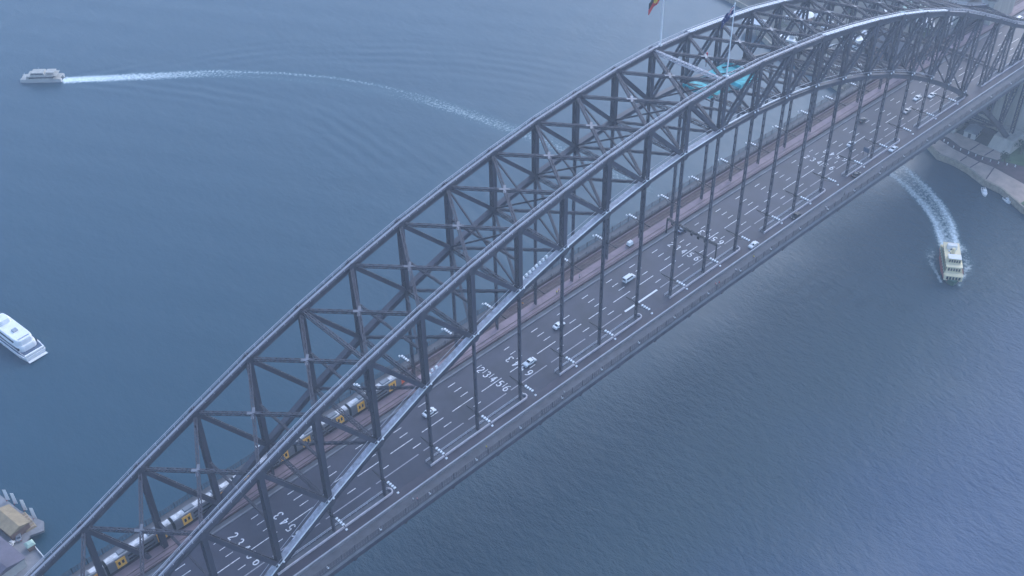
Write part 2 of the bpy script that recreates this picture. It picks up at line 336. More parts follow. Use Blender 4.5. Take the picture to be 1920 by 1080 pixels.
# north shore land: one raised sheet, paving and grass laid on it
SHORE = [(190, -420), (196, -200), (199, -90), (203.7, -47.1), (211.3, -32.1), (212.1, -23.2), (216.4, -12.8), (218, -4.9), (217.7, 4.5), (224.9, 15.1), (231, 30), (237, 62), (247, 95), (253, 125), (266, 150), (287, 166), (292, 193), (300, 240), (330, 330), (420, 520), (700, 900), (1900, 1200), (1900, -420)]
LAND = MB().prism(SHORE, -3, 2.9).build('ground', 'soil', kind='structure')
seg = SHORE[2:19]
for (x0, y0), (x1, y1) in zip(seg[:-1], seg[1:]):
    MB().beam((x0, y0, 1.2), (x1, y1, 1.2), 0.9, 4.1).build('seawall_stone', 'stone', LAND)
def sheet(name, pts, z, mt, parent=None, th=0.3): return MB().prism(pts, z-th, z).build(name, mt, parent, kind=None if parent else 'structure')
sheet('promenade', [(224.2, 14.6), (218.8, 3.9), (219.1, -4.6), (217.5, -12.3), (213.2, -22.8), (212.3, -31.7), (205.6, -44), (214, -46), (222.1, -37.8), (225.7, -20.1), (225.3, -12.2), (227.1, 1.3), (231.4, 14.4)], 3.0, 'sand')
sheet('shore_road', [(231.7, 14.4), (227.4, 1.3), (225.7, -12.2), (226.1, -20.1), (222.6, -37.8), (216, -80), (226, -80), (236.2, -30.7), (231.8, -18.5), (230.3, -9.2), (231, 0.1), (234.4, 8.6), (233.8, 15.1)], 2.98, 'paving_dark')
sheet('upper_promenade', [(234.8, 15), (235.2, 8.6), (231.6, 0.1), (231.2, -9.2), (233, -18.5), (240, -20), (242.5, 7.7), (243, 15)], 3.05, 'sand')
sheet('lawn', [(213.6, -45), (205.8, -44.4), (201, -85), (216, -85)], 3.02, 'grass')
sheet('upper_lawn', [(237, -31), (234, -20), (256, -20), (256, -90), (228, -90)], 3.02, 'grass')
for i, (xa, ya, xb, yb) in enumerate([(219.2, -6.3, 225.3, -6.5), (217.3, -12.6, 225.2, -13.2), (213.5, -23, 225.6, -20.8), (231.9, -4.7, 241, -5.0), (232.3, -12.1, 240.6, -12.8)]):
    MB().beam((xa, ya, 3.09), (xb, yb, 3.09), 0.55, 0.1).build('paving_joint_strip', 'paving_dark', LAND)

# ================================================================ BRIDGE
BR = thing('arch_bridge', 'grey steel arch bridge carrying road lanes and railway tracks over the harbour', 'bridge')
ZT = [134.2, 133.5, 131.9, 129.9, 126.9, 123.5, 119.5, 114.6, 109.0, 102.7, 95.2, 87.5, 79.3, 72.3, 66.8]
def zt(i): return ZT[abs(i-14)]
def zb(i): return 116.0-0.001761*((i-14)*P)**2
def nx(i): return (i-14)*P
TOPN = {s: [Vector((nx(i), s*HW, zt(i))) for i in range(29)] for s in (-1, 1)}
BOTN = {s: [Vector((nx(i), s*HW, zb(i))) for i in range(29)] for s in (-1, 1)}
g8 = [(1.45*math.cos(math.pi/8+k*math.pi/4), 1.45*math.sin(math.pi/8+k*math.pi/4)) for k in range(8)]
gm = MB(); gm.add([(x, -0.05, z) for x, z in g8]+[(x, 0.05, z) for x, z in g8], [(i, (i+1) % 8, 8+(i+1) % 8, 8+i) for i in range(8)]+[tuple(range(8))[::-1], tuple(range(8, 16))])
gusset_me = gm.mesh('gusset_plate', 'steel_top')
def gussets(par, pts):
    for p_ in pts:
        for k in (-1, 1): place(gusset_me, 'gusset_plate', par, p_+Vector((0, k*0.99, 0)))
for s in (-1, 1):
    m = MB(); hr = MB(); wk = MB()
    for i in range(28):
        a, b = TOPN[s][i], TOPN[s][i+1]
        m.beam(a, b, 1.4, 1.3); m.beam(a, b, 1.85, 0.18, off=(0, 0.74)); m.beam(a, b, 1.85, 0.18, off=(0, -0.74))
        wk.beam(a, b, 0.5, 0.08, off=(-0.1, 0.88))
        for k in (-1, 1):
            hr.beam(a, b, 0.15, 0.12, off=(k*0.8, 1.90)); hr.beam(a, b, 0.09, 0.08, off=(k*0.8, 1.40))
            for j in range(6):
                p_ = a.lerp(b, j/6)+Vector((0, k*0.8, 0.85)); hr.beam(p_, p_+Vector((0, 0, 1.1)), 0.1, 0.1)
    ch = m.build('top_chord', 'steel_top', BR)
    wk.build('walkway', 'rail_pale', ch); hr.build('handrail', 'rail_pale', ch)
    st = MB()
    for i in ((15, 16, 17, 18, 19, 20) if s > 0 else (17, 18, 19, 20, 21)):
        a, b = TOPN[s][i], TOPN[s][i+1]; n = 19
        for j in range(n):
            p_ = a.lerp(b, (j+0.5)/n); st.box(p_.x-0.30, p_.x+0.30, p_.y-0.95, p_.y+0.55, p_.z+1.30, p_.z+1.46)
    st.build('stair_treads', 'white', ch, kind='stuff')
    gussets(ch, TOPN[s])
    m = MB()
    for i in range(28):
        a, b = BOTN[s][i], BOTN[s][i+1]
        h_ = 1.05+0.05*abs(i-13.5); m.beam(a, b, 1.4, h_); m.beam(a, b, 1.85, 0.18, off=(0, h_/2+.09)); m.beam(a, b, 1.85, 0.18, off=(0, -h_/2-.09))
    bc = m.build('bottom_chord', 'steel', BR)
    gussets(bc, BOTN[s])
    if s < 0:
        for i in range(3, 14):
            a, b = BOTN[s][i], BOTN[s][i+1]; d = (b-a).normalized()
            MB().beam(a+d*0.5, b-d*0.9, 1.9, 0.06, off=(-0.1, 1.05)).build('walkway_cover', 'cover', bc)
            for q in (-.55, -.1, .35): MB().beam(a+d*0.5, b-d*0.9, 0.07, 0.07, off=(q, 1.12)).build('cover_batten', 'rail_pale', bc)
            MB().beam(a, b, 0.26, 0.26, off=(0.98, 1.1)).build('edge_pipe', 'white', bc)
        hr = MB()
        for i in range(3, 22):
            a, b = BOTN[s][i], BOTN[s][i+1]
            for k in (-1, 1): hr.beam(a, b, 0.12, 0.12, off=(k*1.1-.2, 2.1))
        hr.build('handrail', 'rail_pale', bc)
        for i in (14, 15, 16): MB().beam(BOTN[s][i].lerp(BOTN[s][i+1], .15), BOTN[s][i].lerp(BOTN[s][i+1], .85), 0.4, 0.4, off=(-0.3, 1.15)).build('white_pipe', 'white', bc)
    for i in range(4, 25):
        for dx in ((-0.7, 0.9) if s < 0 else (0.0,)):
            c = BOTN[s][i]; MB().box(c.x+dx-.22, c.x+dx+.22, c.y+s*1.15-.2, c.y+s*1.15+.2, c.z+1.2, c.z+1.65).build('node_lamp', 'lamp_white', bc)
    # posts, diagonals, hangers
    for i in range(29):
        a, b = BOTN[s][i], TOPN[s][i]
        MB().laced(a+Vector((0, 0, .55)), b-Vector((0, 0, 0.6)), 1.86, 1.45, (1, 0, 0), 1.9, 0.30, 0.12, solid=True).build('post', 'steel', BR)
    for i in range(28):
        a, b = (TOPN[s][i], BOTN[s][i+1]) if i < 14 else (TOPN[s][i+1], BOTN[s][i])
        d = (b-a).normalized(); MB().laced(a+d*.8, b-d*.9, 1.7, 1.2, (0, 0, 1), 1.7, 0.28, 0.10, solid=True).build('diagonal', 'steel', BR)
    for i in range(29):
        x = nx(i); zz = zd(x)
        if zb(i)-1.6 > zz+2:
            m = MB()
            for k in (-1, 1): m.box(x-.28, x+.28, s*HW+k*.36-.13, s*HW+k*.36+.13, zz-1.2, zb(i)-.5)
            n = int((zb(i)-zz)/3.2)
            for j in range(n):
                z_ = zz+1+j*3.2; m.box(x-.2, x+.2, s*HW-.22, s*HW+.22, z_, z_+1.1)
            m.build('hanger', 'steel', BR)
# laterals between the two trusses
cross = MB(); cross.box(-1.6, 1.6, -0.36, 0.36, 0.46, 0.56); cross.box(-0.36, 0.36, -1.6, 1.6, 0.47, 0.57)
cross_me = cross.mesh('centre_gusset', 'gusset')
for i in range(28):
    pr = []
    for (sa, ia), (sb, ib) in (((1, i), (-1, i+1)), ((1, i+1), (-1, i))):
        a, b = TOPN[sa][ia].copy(), TOPN[sb][ib].copy(); d = (b-a).normalized()
        MB().laced(a+d*1.6, b-d*1.6, 0.9, 0.95, (0, 0, 1), 1.4, 0.20, 0.09).build('top_lateral', 'steel_top', BR)
    c = (TOPN[1][i]+TOPN[-1][i+1])*0.5
    o = place(cross_me, 'centre_gusset', BR, c); dx = TOPN[1][i+1]-TOPN[1][i]
    o.rotation_euler = (0, -math.atan2(dx.z, dx.x), math.atan2(P, 2*HW) if False else math.radians(45))
for i in range(29):
    a, b = BOTN[1][i], BOTN[-1][i]
    if abs(zb(i)-zd(nx(i))) < 7: continue
    MB().laced(a+Vector((0, -1.1, 0)), b+Vector((0, 1.1, 0)), 0.9, 1.5, (0, 0, 1), 1.7, 0.2, 0.09).build('bottom_strut', 'steel', BR)
    if i < 28 and abs(zb(i+1)-zd(nx(i+1))) >= 7:
        for (sa, ia), (sb, ib) in (((1, i), (-1, i+1)), ((1, i+1), (-1, i))):
            a, b = BOTN[sa][ia].copy(), BOTN[sb][ib].copy(); d = (b-a).normalized()
            MB().laced(a+d*1.6, b-d*1.6, 0.7, 0.8, (0, 0, 1), 1.8, 0.17, 0.08).build('bottom_lateral', 'steel', BR)
for i in (6, 14, 22):
    MB().laced(TOPN[1][i]+Vector((0, -1.0, .1)), TOPN[-1][i]+Vector((0, 1.0, .1)), 0.9, 1.3, (0, 0, 1), 1.5, 0.2, 0.09).build('top_strut', 'rail_pale' if i == 14 else 'steel_top', BR)
for i in range(9, 27):
    if zt(i)-zb(i) > 40: continue
    for s in (-1, 1):
        MB().laced(TOPN[s][i]+Vector((0, -s*1.0, -1.0)), BOTN[-s][i]+Vector((0, s*1.0, 1.0)), 0.5, 0.45, (1, 0, 0), 1.5, 0.13, 0.06).build('sway_brace', 'steel', BR)
# sway frames: light struts between opposite posts
for i in range(2, 27):
    if zt(i)-zb(i) > 20:
        zz = zt(i)-(zt(i)-zb(i))*0.5
        MB().laced((nx(i), HW-1.2, zz), (nx(i), -HW+1.2, zz), 0.6, 0.8, (0, 0, 1), 1.8, 0.15, 0.07).build('sway_strut', 'steel', BR)

# ---- deck
XS = [-330+i*10 for i in range(0, 80)]
XS_SPAN = [x for x in XS if x <= 440]
DECK = MB().sweep([(-24.4, -1.3), (24.4, -1.3), (24.4, -0.25), (-24.4, -0.25)], XS_SPAN, zd).build('deck', 'concrete', BR)
def lane(name, y0, y1, mt, z0=-0.27, z1=0.0, xs=None, kind='structure'):
    return MB().sweep([(y0, z0), (y1, z0), (y1, z1), (y0, z1)], xs or XS_SPAN, zd).build(name, mt, DECK)
lane('roadway', -13.3, 8.4, 'asphalt')
lane('outer_lane', -19.4, -15.9, 'asphalt_red')
lane('hanger_strip', -15.9, -13.3, 'asphalt', z1=0.03)
lane('footway', -24.3, -20.0, 'footway', z1=0.18)
lane('parapet', -20.0, -19.4, 'concrete', z1=1.05)
lane('parapet_rail', -19.86, -19.54, 'rail_pale', z0=1.06, z1=1.22)
lane('road_kerb', 8.4, 8.9, 'concrete', z1=0.35)
lane('service_path', 8.9, 10.3, 'footway', z1=0.2)
lane('parapet', 10.3, 10.6, 'ballast', z1=0.75)
lane('inner_track_bed', 10.6, 16.0, 'pink', z1=0.05)
lane('outer_track_bed', 16.0, 20.3, 'ballast', z1=0.04)
lane('parapet', 20.3, 20.6, 'ballast', z1=1.1)
lane('cycleway', 20.6, 24.3, 'footway', z1=0.15)
for yc, z0 in ((12.4, 0.06), (17.6, 0.05)):
    for k in (-1, 1): lane('rail', yc+k*0.72-0.05, yc+k*0.72+0.05, 'rail', z0=z0, z1=z0+0.17)
lane('cable_trough', 19.6, 20.0, 'pink', z0=0.05, z1=0.25)
lane('edge_girder', -24.35, -24.05, 'steel', z0=-3.0, z1=-1.32); lane('edge_girder', 24.05, 24.35, 'steel', z0=-3.0, z1=-1.32)
for i in range(-1, 31):
    x = nx(i); MB().box(x-.35, x+.35, -23.9, 23.9, zd(x)-4.2, zd(x)-1.35).build('cross_girder', 'steel', BR)
# lane paint
def pbox(name, x0, x1, y, w, mt='road_white', z=0.018):
    n = max(1, int((x1-x0)/6)); xs = [x0+(x1-x0)*k/n for k in range(n+1)]
    return MB().sweep([(y-w/2, z-0.012), (y+w/2, z-0.012), (y+w/2, z), (y-w/2, z)], xs, zd).build(name, mt, DECK)
SETS_UP = [-182.4, -89.2, 5.1, 90.2]; SETS_DN = [-169.4, -79.3, 18.7, 99.3]
def near_set(x): return any(abs(x-c) < 6.5 for c in SETS_UP+SETS_DN)
for k in range(-21, 27):
    x0 = -65.1+12.25*k
    for y in (5.45, 2.5, -0.45, -6.55):
        if not near_set(x0+1.5): pbox('lane_dash', x0, x0+3.0, y, 0.27)
        else: pbox('lane_dash', x0-0.2, x0+2.2, y, 0.24)
    pbox('lane_line', x0-6.1, x0+2.5, -3.45, 0.28)
for k in range(-17, 19):
    x0 = nx(14)+k*P
    if k == -2: pbox('lane_line', x0+0.6, x0+17.3, -9.5, 0.75, 'white')
    else: pbox('lane_line', x0+1.0, x0+P-1.0, -9.5, 0.36, 'road_grey')
def arc_(cx, cy, rx, ry, a0, a1, n=9): return [(cx+rx*math.cos(math.radians(a0+(a1-a0)*k/n)), cy+ry*math.sin(math.radians(a0+(a1-a0)*k/n))) for k in range(n+1)]
STROKES = {'2': [arc_(0, .24, .26, .24, 165, -25)+[(-.27, -.48)], [(-.29, -.46), (.29, -.46)]],
           '3': [arc_(-.02, .24, .25, .24, 160, -80), arc_(-.02, -.24, .28, .25, 80, -160)],
           '4': [[(.12, -.5), (.12, .5)], [(.12, .48), (-.28, -.17)], [(-.3, -.17), (.3, -.17)]],
           '5': [[(.25, .46), (-.22, .46)], [(-.2, .48), (-.24, .06)], arc_(-.02, -.18, .27, .29, 140, -155)],
           '6': [arc_(0, -.2, .26, .28, 0, 360, 14), arc_(.28, -.12, .54, .62, 180, 98, 6)]}
def glyph(ch):
    m = MB(); w = 0.10
    for q, st in enumerate(STROKES[ch]):
        L_ = []; R_ = []
        for k, p_ in enumerate(st):
            a = Vector(st[max(0, k-1)]); b = Vector(st[min(len(st)-1, k+1)]); d = (b-a).normalized(); n_ = Vector((-d.y, d.x*0.62))
            L_.append((p_[0]+n_.x*w, p_[1]+n_.y*w, q*0.002)); R_.append((p_[0]-n_.x*w, p_[1]-n_.y*w, q*0.002))
        n = len(st); m.add(L_+R_, [(k, k+1, n+k+1, n+k) for k in range(n-1)])
    return m.mesh('lane_number', 'road_white')
GL = {c: glyph(c) for c in '23456'}
LANEY = {'1': 7.0, '2': 4.0, '3': 1.0, '4': -2.0, '5': -5.0, '6': -8.0}
for sets, chars, rot in ((SETS_UP, '23456', -math.pi/2), (SETS_DN, '3456', math.pi/2)):
    for x in sets:
        for c in chars:
            o = place(GL[c], 'lane_number', DECK, (x, LANEY[c], zd(x)+0.035)); o.scale = (2.15, 2.9, 1)
            o.rotation_mode = 'QUATERNION'; o.rotation_quaternion = (Matrix.Rotation(math.atan(2*4.14*x/250**2), 3, 'Y') @ Matrix.Rotation(rot, 3, 'Z')).to_quaternion()
# island barriers round the near hangers, three hangers to an island
def island(i0, i1):
    x0, x1 = nx(i0)-2.6, nx(i1)+2.6; r = 1.1; yc = -HW+0.1; pts = []
    pts += [(x0+r+(x1-x0-2*r)*k/10, yc-r) for k in range(11)]
    pts += [(x1-r+r*math.sin(t), yc-r*math.cos(t)) for t in (0.5, 1.0, 1.57, 2.1, 2.6)]
    pts += [(x1-r-(x1-x0-2*r)*k/10, yc+r) for k in range(11)]
    m = MB(); n = len(pts)
    for w, h0, h1 in ((0.34, 0.03, 0.75),):
        for (xa, ya), (xb, yb) in zip(pts[:10]+pts[10:15], pts[1:11]+pts[11:16]):
            m.beam((xa, ya, zd(xa)+(h0+h1)/2), (xb, yb, zd(xb)+(h0+h1)/2), w, h1-h0)
    pk = m.build('safety_barrier', 'kerb', BR)
    r2 = MB()
    for (xa, ya), (xb, yb) in zip(pts[15:-1], pts[16:]):
        for h in (0.45, 1.0): r2.beam((xa, ya, zd(xa)+h), (xb, yb, zd(xb)+h), 0.16, 0.14)
    for x in np.arange(x0+r, x1-r, 2.0): r2.box(x-.08, x+.08, yc+r-.08, yc+r+.08, zd(x), zd(x)+1.05)
    r2.build('guard_rail', 'rail_pale', pk)
    c = MB(); xs = [x0+r+(x1-x0-2*r)*k/8 for k in range(9)]
    c.sweep([(yc-.8, 0.035), (yc+.8, 0.035), (yc+.8, 0.16), (yc-.8, 0.16)], xs, zd); c.build('island_kerb', 'footway', pk)
for i0 in range(1, 26, 3): island(i0, i0+2)
# safety fences
fp = MB().box(-.07, .07, -.07, .07, 0, 2.5).mesh('fence_post', 'steel_top')
for yf, nm in ((-24.2, 1), (24.2, 1), (20.45, 0)):
    m = MB()
    for z in ((0.35, 1.15, 1.7, 2.25) if nm else (1.3, 1.9)): m.sweep([(yf-.05, z-.05), (yf+.05, z-.05), (yf+.05, z+.05), (yf-.05, z+.05)], XS_SPAN, zd)
    for x in np.arange(-320, 430, 0.9): m.box(x-.035, x+.035, yf-.03, yf+.03, zd(x)+.2, zd(x)+2.3)
    fe = m.build('safety_fence', 'steel_top', BR)
    for k in range(-66, 90):
        x = k*P/4
        if x < -325: continue
        place(fp, 'fence_post', fe, (x, yf, zd(x)+0.1))
fb = MB().box(-.2, .2, -.3, .3, 0, 0.45).mesh('parapet_light', 'lamp_white')
for k in range(-14, 15): place(fb, 'parapet_light', BR, (k*P+9, -24.0, zd(k*P+9)+1.0))

# end towers on the far shore
PY = {}
for s in (-1, 1):
    nm = 'near' if s < 0 else 'far'
    t = thing('bridge_pylon', ('granite pylon tower nearer the camera, rising beside the lawn at right edge' if s < 0 else 'granite pylon tower with arched opening, top right behind the railway'), 'tower', (258, s*22.5, 0), group=None)
    m = MB()      # shaft in courses with an arch opening along the track at deck level
    m.tbox(0, 26, -10, 10, -2, 48, 1.0, 1.0); m.build('base', 'granite', t)
    m = MB(); 
    for y0, y1 in ((-9, -5.0), (5.0, 9)): m.box(1, 25, y0, y1, 48.02, 66)
    m.build('arch_pier', 'granite', t)
    m = MB(); n = 9; ring = []
    arc = [(-5*math.cos(math.pi*k/n), 60+6*math.sin(math.pi*k/n)) for k in range(n+1)]
    prof = arc + [(5.0, 67.9), (-5.0, 67.9)]
    m.add([(1.2, y, z) for y, z in prof]+[(24.8, y, z) for y, z in prof], [(i, (i+1) % len(prof), len(prof)+(i+1) % len(prof), len(prof)+i) for i in range(len(prof))]+[tuple(range(len(prof)))[::-1], tuple(range(len(prof), 2*len(prof)))])
    m.build('arch', 'granite', t)
    MB().tbox(1, 25, -9, 9, 68, 82, 1.2, 1.2).build('shaft', 'granite', t)
    MB().box(1.6, 24.4, -8.4, 8.4, 82.02, 83.4).build('cornice', 'granite', t)
    MB().tbox(3, 23, -7, 7, 83.42, 88, 0.6, 0.6).build('attic', 'granite', t)
    MB().tbox(5, 21, -5, 5, 88.02, 89.2, 2, 2).build('cap', 'granite', t)
    for k, y in enumerate((-5.5, 0, 5.5)): MB().box(0.9-0.6+0.5, 1.2, y-.7, y+.7, 70, 78).build('slit_window', 'glass', t)
    for k, z in enumerate((8, 16, 24, 32, 40)): MB().tbox(-0.12+z/50, 26.12-z/50, -10.12+z/50, 10.12-z/50, z, z+0.7, 0.01, 0.01).build('stone_course', 'granite', t)
ab = thing('abutment_tower', 'broad granite abutment under the deck between the two pylons', 'abutment', (259, 0, 0))
MB().box(0, 40, -12.4, 12.4, -2, 48).build('wall', 'granite', ab)
for k in range(-2, 3): MB().box(-0.5, -0.02, k*5-0.8, k*5+0.8, 0, 46).build('buttress', 'granite', ab)
for k in range(8): MB().box(-0.25, -0.01, -12.3, 12.3, 5+k*5.2, 5.35+k*5.2).build('stone_course', 'granite', ab)
for s in (-1, 1):
    b = thing('bearing_block', 'sloped stone bearing block at foot of the %s arch truss' % ('near' if s < 0 else 'far'), 'abutment', (246, s*HW, 0))
    MB().tbox(-7, 12, -6, 6, 0, 9, 3, 1, ox=2).build('block', 'granite', b); MB().tbox(-3, 3, -2.2, 2.2, 4, 8.8, 1, .6).build('hinge', 'steel', b)

# ---- lamp arms on the hangers
def lamp_arm(sgn):
    t = thing('road_lamp', 'x', 'lamp')
    m = MB(); m.beam((0, 4.6*sgn*-1, 0), (0, 5.9*sgn, 0.25), 0.22, 0.3); m.beam((0, -4.3*sgn, -0.1), (0, -0.3*sgn, -1.3), 0.12, 0.12); m.beam((0, 5.0*sgn, 0.1), (0, 0.3*sgn, -1.3), 0.12, 0.12)
    a = m.build('arm', 'dark', t)
    MB().box(-.35, .35, -.62, .62, -.35, .35).build('bracket', 'dark', t)
    for k in range(4): MB().tbox(-.40, .40, (2.5+k*0.95)*sgn-.27, (2.5+k*0.95)*sgn+.27, 0.38, 0.72, 0.05, 0.05).build('lamp_head', 'lamp_white', t)
    MB().box(-.28, .28, 6.7*sgn-.25, 6.7*sgn+.25, -0.6, -0.2).build('footway_lamp', 'lamp_white', t)
    MB().beam((0, 5.9*sgn, .2), (0, 6.7*sgn, -.25), .1, .1).build('lamp_stem', 'dark', t)
    return t
for s in (-1, 1):
    proto = lamp_arm(s); first = True
    for i in range(5, 24):
        if s > 0 and i % 1: continue
        o = proto if first else copy_tree(proto); first = False
        x = nx(i); o.location = (x, s*HW, zd(x)+7.2); k = i-14
        side = 'near' if s < 0 else 'far'
        where = 'level with the two crown flagpoles' if k == 0 else '%s hanger%s %s of the crown flagpoles' % (NUM[abs(k)], '' if abs(k) == 1 else 's', 'left' if k < 0 else 'right')
        tag(o, 'four white lamps on dark arm, %s side, %s' % (side, where), 'lamp', 'lamp arms on the bridge hangers')

# overhead lane-signal gantry
g = thing('sign_gantry', 'dark overhead lane-signal gantry spanning the road lanes near mid-bridge', 'gantry', (9, 0, zd(9)))
MB().laced((0, 9.6, 6.6), (0, -13.0, 6.6), 0.7, 0.9, (0, 0, 1), 1.2, 0.14, 0.08).build('beam', 'dark', g)
for y in (9.6, -13.0): MB().box(-.2, .2, y-.2, y+.2, 0.2, 7.0).build('leg', 'dark', g)
for l in '123456': MB().box(-.45, -.36+.05, LANEY[l]-.5, LANEY[l]+.5, 5.2, 6.1).build('signal_box', 'dark', g)
g = thing('road_sign', 'small blue-grey sign board on legs beside the near lane barrier', 'sign', (107, -12.4, zd(107)))
MB().box(-.1, .1, -1.3, 1.3, 2.2, 4.2).build('board', 'car_blue', g)
for y in (-1, 1): MB().box(-.08, .08, y-.08, y+.08, 0, 2.2).build('leg', 'dark', g)

# flags on the crown
def flagpole(s, label, H=24):
    t = thing('flagpole', label, 'flagpole', (nx(14)+(1.2 if s < 0 else 3.0), s*(HW-0.6), zt(14)+1.4))
    MB().cyl((0, 0, 0), (0, 0, H), 0.24, 0.13, 8).build('pole', 'white', t); MB().cyl((0, 0, H), (0, 0, H+.4), 0.28, 0.05, 8).build('finial', 'white', t)
    MB().box(-.5, .5, -.5, .5, -.3, .25).build('pedestal', 'white', t)
    return t
FS = 0.72
def wave(u): return 0.45*math.sin(u*1.5)+0.1*math.sin(u*3.1)
FD = Vector((-0.78, 0.62, 0)); FN = Vector((0.62, 0.78, 0))
def cloth(name, quads, mt, top, parent, droop, off=0.0):
    """quads: list of polygons in flag units (u along fly 0..9 m, v down 0..4.5 m)"""
    m = MB()
    for u0, u1, v0, v1 in quads:
        nu, nv = max(1, int((u1-u0)/0.5)), max(1, int((v1-v0)/0.7)); vs_ = []; fs_ = []
        for j in range(nv+1):
            for i in range(nu+1):
                u = u0+(u1-u0)*i/nu; v = v0+(v1-v0)*j/nv
                for sgn in (-1, 1):
                    p_ = FD*(u*FS*math.cos(droop)+0.15) + FN*(wave(u)*FS+sgn*(0.03+off)) + Vector((0, 0, top-v*FS-u*FS*math.sin(droop))); vs_.append(p_)
        w = nu+1
        for j in range(nv):
            for i in range(nu):
                a = (j*w+i)*2; b = a+2; c = ((j+1)*w+i)*2; d = c+2
                fs_ += [(a, b, d, c), (a+1, c+1, d+1, b+1)]
        for i in range(nu): a = i*2; fs_ += [(a, a+1, a+3, a+2)]; a = (nv*w+i)*2; fs_ += [(a, a+2, a+3, a+1)]
        for j in range(nv): a = (j*w)*2; c = ((j+1)*w)*2; fs_ += [(a, c, c+1, a+1)]; a = (j*w+nu)*2; c = ((j+1)*w+nu)*2; fs_ += [(a, a+1, c+1, c)]
        m.add(vs_, fs_)
    return m.build(name, mt, parent)
t = flagpole(-1, 'white flagpole on the near truss crown with navy flag carrying stars')
fl = thing('ensign_flag', 'navy ensign flag with red and white cross corner on the near flagpole', 'flag', t.location)
DR = 0.95; TP = 23.6
cloth('field', [(0, 8, 0, 4.0)], 'flag_blue', TP, fl, DR)
cloth('white_cross', [(0, 3.9, 0.75, 1.35), (1.65, 2.3, 0, 2.05)], 'white', TP, fl, DR, 0.012)
cloth('red_cross', [(0, 3.9, 0.88, 1.22), (1.8, 2.15, 0, 2.05)], 'red', TP, fl, DR, 0.022)
for (u, v, w) in ((0, 0, .5), (3.2, 0, .5), (0, 1.5, .5), (3.2, 1.5, .5), (0.6, .35, .5), (2.7, .35, .5), (.6, 1.4, .4), (2.7, 1.4, .4)): cloth('white_saltire', [(u, u+.7, v, v+w)], 'white', TP, fl, DR, 0.010)
for (u, v, w) in ((1.7, 2.9, .7), (6.0, .5, .35), (6.0, 3.2, .35), (5.2, 1.7, .35), (6.9, 1.4, .35), (6.4, 2.2, .25)): cloth('star', [(u, u+w, v, v+w)], 'white', TP, fl, DR, 0.012)
t = flagpole(1, 'white flagpole on the far truss crown with black and red flag', 21.5)
FS = 1.0; DR = 0.95
fl = thing('black_red_flag', 'black and red flag with yellow disc on the far flagpole at top edge', 'flag', t.location)
TP = 21.2
cloth('black_half', [(0, 8, 0, 2.0)], 'flag_black', TP, fl, DR); cloth('red_half', [(0, 8, 2.01, 4.0)], 'red', TP, fl, DR)
dq = []
for k in range(-5, 5):
    v0, v1 = k*0.24, (k+1)*0.24; h = math.sqrt(max(0.05, 1.44-((v0+v1)/2)**2)); dq.append((4-h, 4+h, 2+v0, 2+v1))
cloth('yellow_disc', dq, 'yellow', TP, fl, DR, 0.012)
# aircraft warning beacon on the far truss and teal containment platform under the crown
b = thing('warning_beacon', 'small red beacon mast on far top chord right of crown', 'beacon', (22, 9, zt(15)-9))
MB().cyl((0, 0, -2), (0, 0, 0), .12, .12, 8).build('mast', 'dark', b); MB().cyl((0, 0, 0), (0, 0, 3.2), .4, .3, 10).build('lamp', 'red', b)
tp = thing('containment_platform', 'teal sheeted painting platform slung below the arch crown', 'scaffold', (28, 7, 115.0))
MB().tbox(1.5, 11.5, -8, 7.0, 0, .9, .8, .5).build('floor_sheet', 'teal', tp)
MB().tbox(-11.5, -4.2, -5.0, 7.2, 0, .5, .8, .5).build('floor_sheet', 'teal', tp)
MB().add([(-4.2, -5, .1), (1.5, -7.6, .1), (1.5, 6.6, .1), (-4.2, 6.9, .1), (-4.0, -5, -.6), (1.3, -7.6, -.9), (1.3, 6.6, -.9), (-4.0, 6.9, -.6)], MB.HEX).build('sagging_net', 'tealnet', tp)
MB().beam((11.3, -7, .95), (11.3, 6.5, .95), 0.15, 1.9).build('end_sheet', 'teal', tp); MB().beam((-11.4, -4.5, .7), (-11.4, 7, .7), 0.15, 1.4).build('end_sheet', 'teal', tp)
for k in range(6): MB().beam((-12+k*4.6, -7, -.3), (-12+k*4.6, 7.5, -.3), .2, .3).build('scaffold_beam', 'steel', tp)

# ================================================================ TRAIN
def carriage_meshes():
    d = {}
    prof = [(-1.45, 0.35), (-1.52, 1.3), (-1.52, 3.2), (-1.35, 3.9), (1.35, 3.9), (1.52, 3.2), (1.52, 1.3), (1.45, 0.35)]
    m = MB(); m.loft([[(x, y, z) for y, z in prof] for x in (-9.8, 9.8)]); d['body'] = m.mesh('body', 'silver')
    m = MB(); rp = [(-1.0, 3.91), (-.7, 4.22), (.7, 4.22), (1.0, 3.91)]; m.loft([[(x, y, z) for y, z in rp] for x in (-9.75, 9.75)]); d['roof'] = m.mesh('roof', 'train_roof')
    d['air_con'] = MB().tbox(-1.6, 1.6, -.85, .85, 4.23, 4.55, .2, .15).mesh('air_conditioner', 'roof_grey')
    d['door'] = MB().box(-1.4, 1.4, -1.60, 1.60, 0.5, 3.6).mesh('door', 'train_yellow')
    d['door_pane'] = MB().box(-.32, .32, -1.63, 1.63, 1.55, 2.75).mesh('door_pane', 'glass')
    d['win'] = MB().box(-4.0, 4.0, -1.545, 1.545, 2.45, 3.05).mesh('window', 'glass'); d['win2'] = MB().box(-4.0, 4.0, -1.545, 1.545, 1.0, 1.55).mesh('lower_window', 'glass')
    d['bogie'] = MB().box(-1.6, 1.6, -1.15, 1.15, -0.3, 0.33).mesh('bogie', 'dark')
    d['gang'] = MB().box(-.45, .45, -1.2, 1.2, 0.5, 3.7).mesh('gangway', 'black')
    return d
CM = carriage_meshes()
TR = thing('train', 'silver double-deck train with yellow doors running on the far side track', 'train', (0, 17.6, 0))
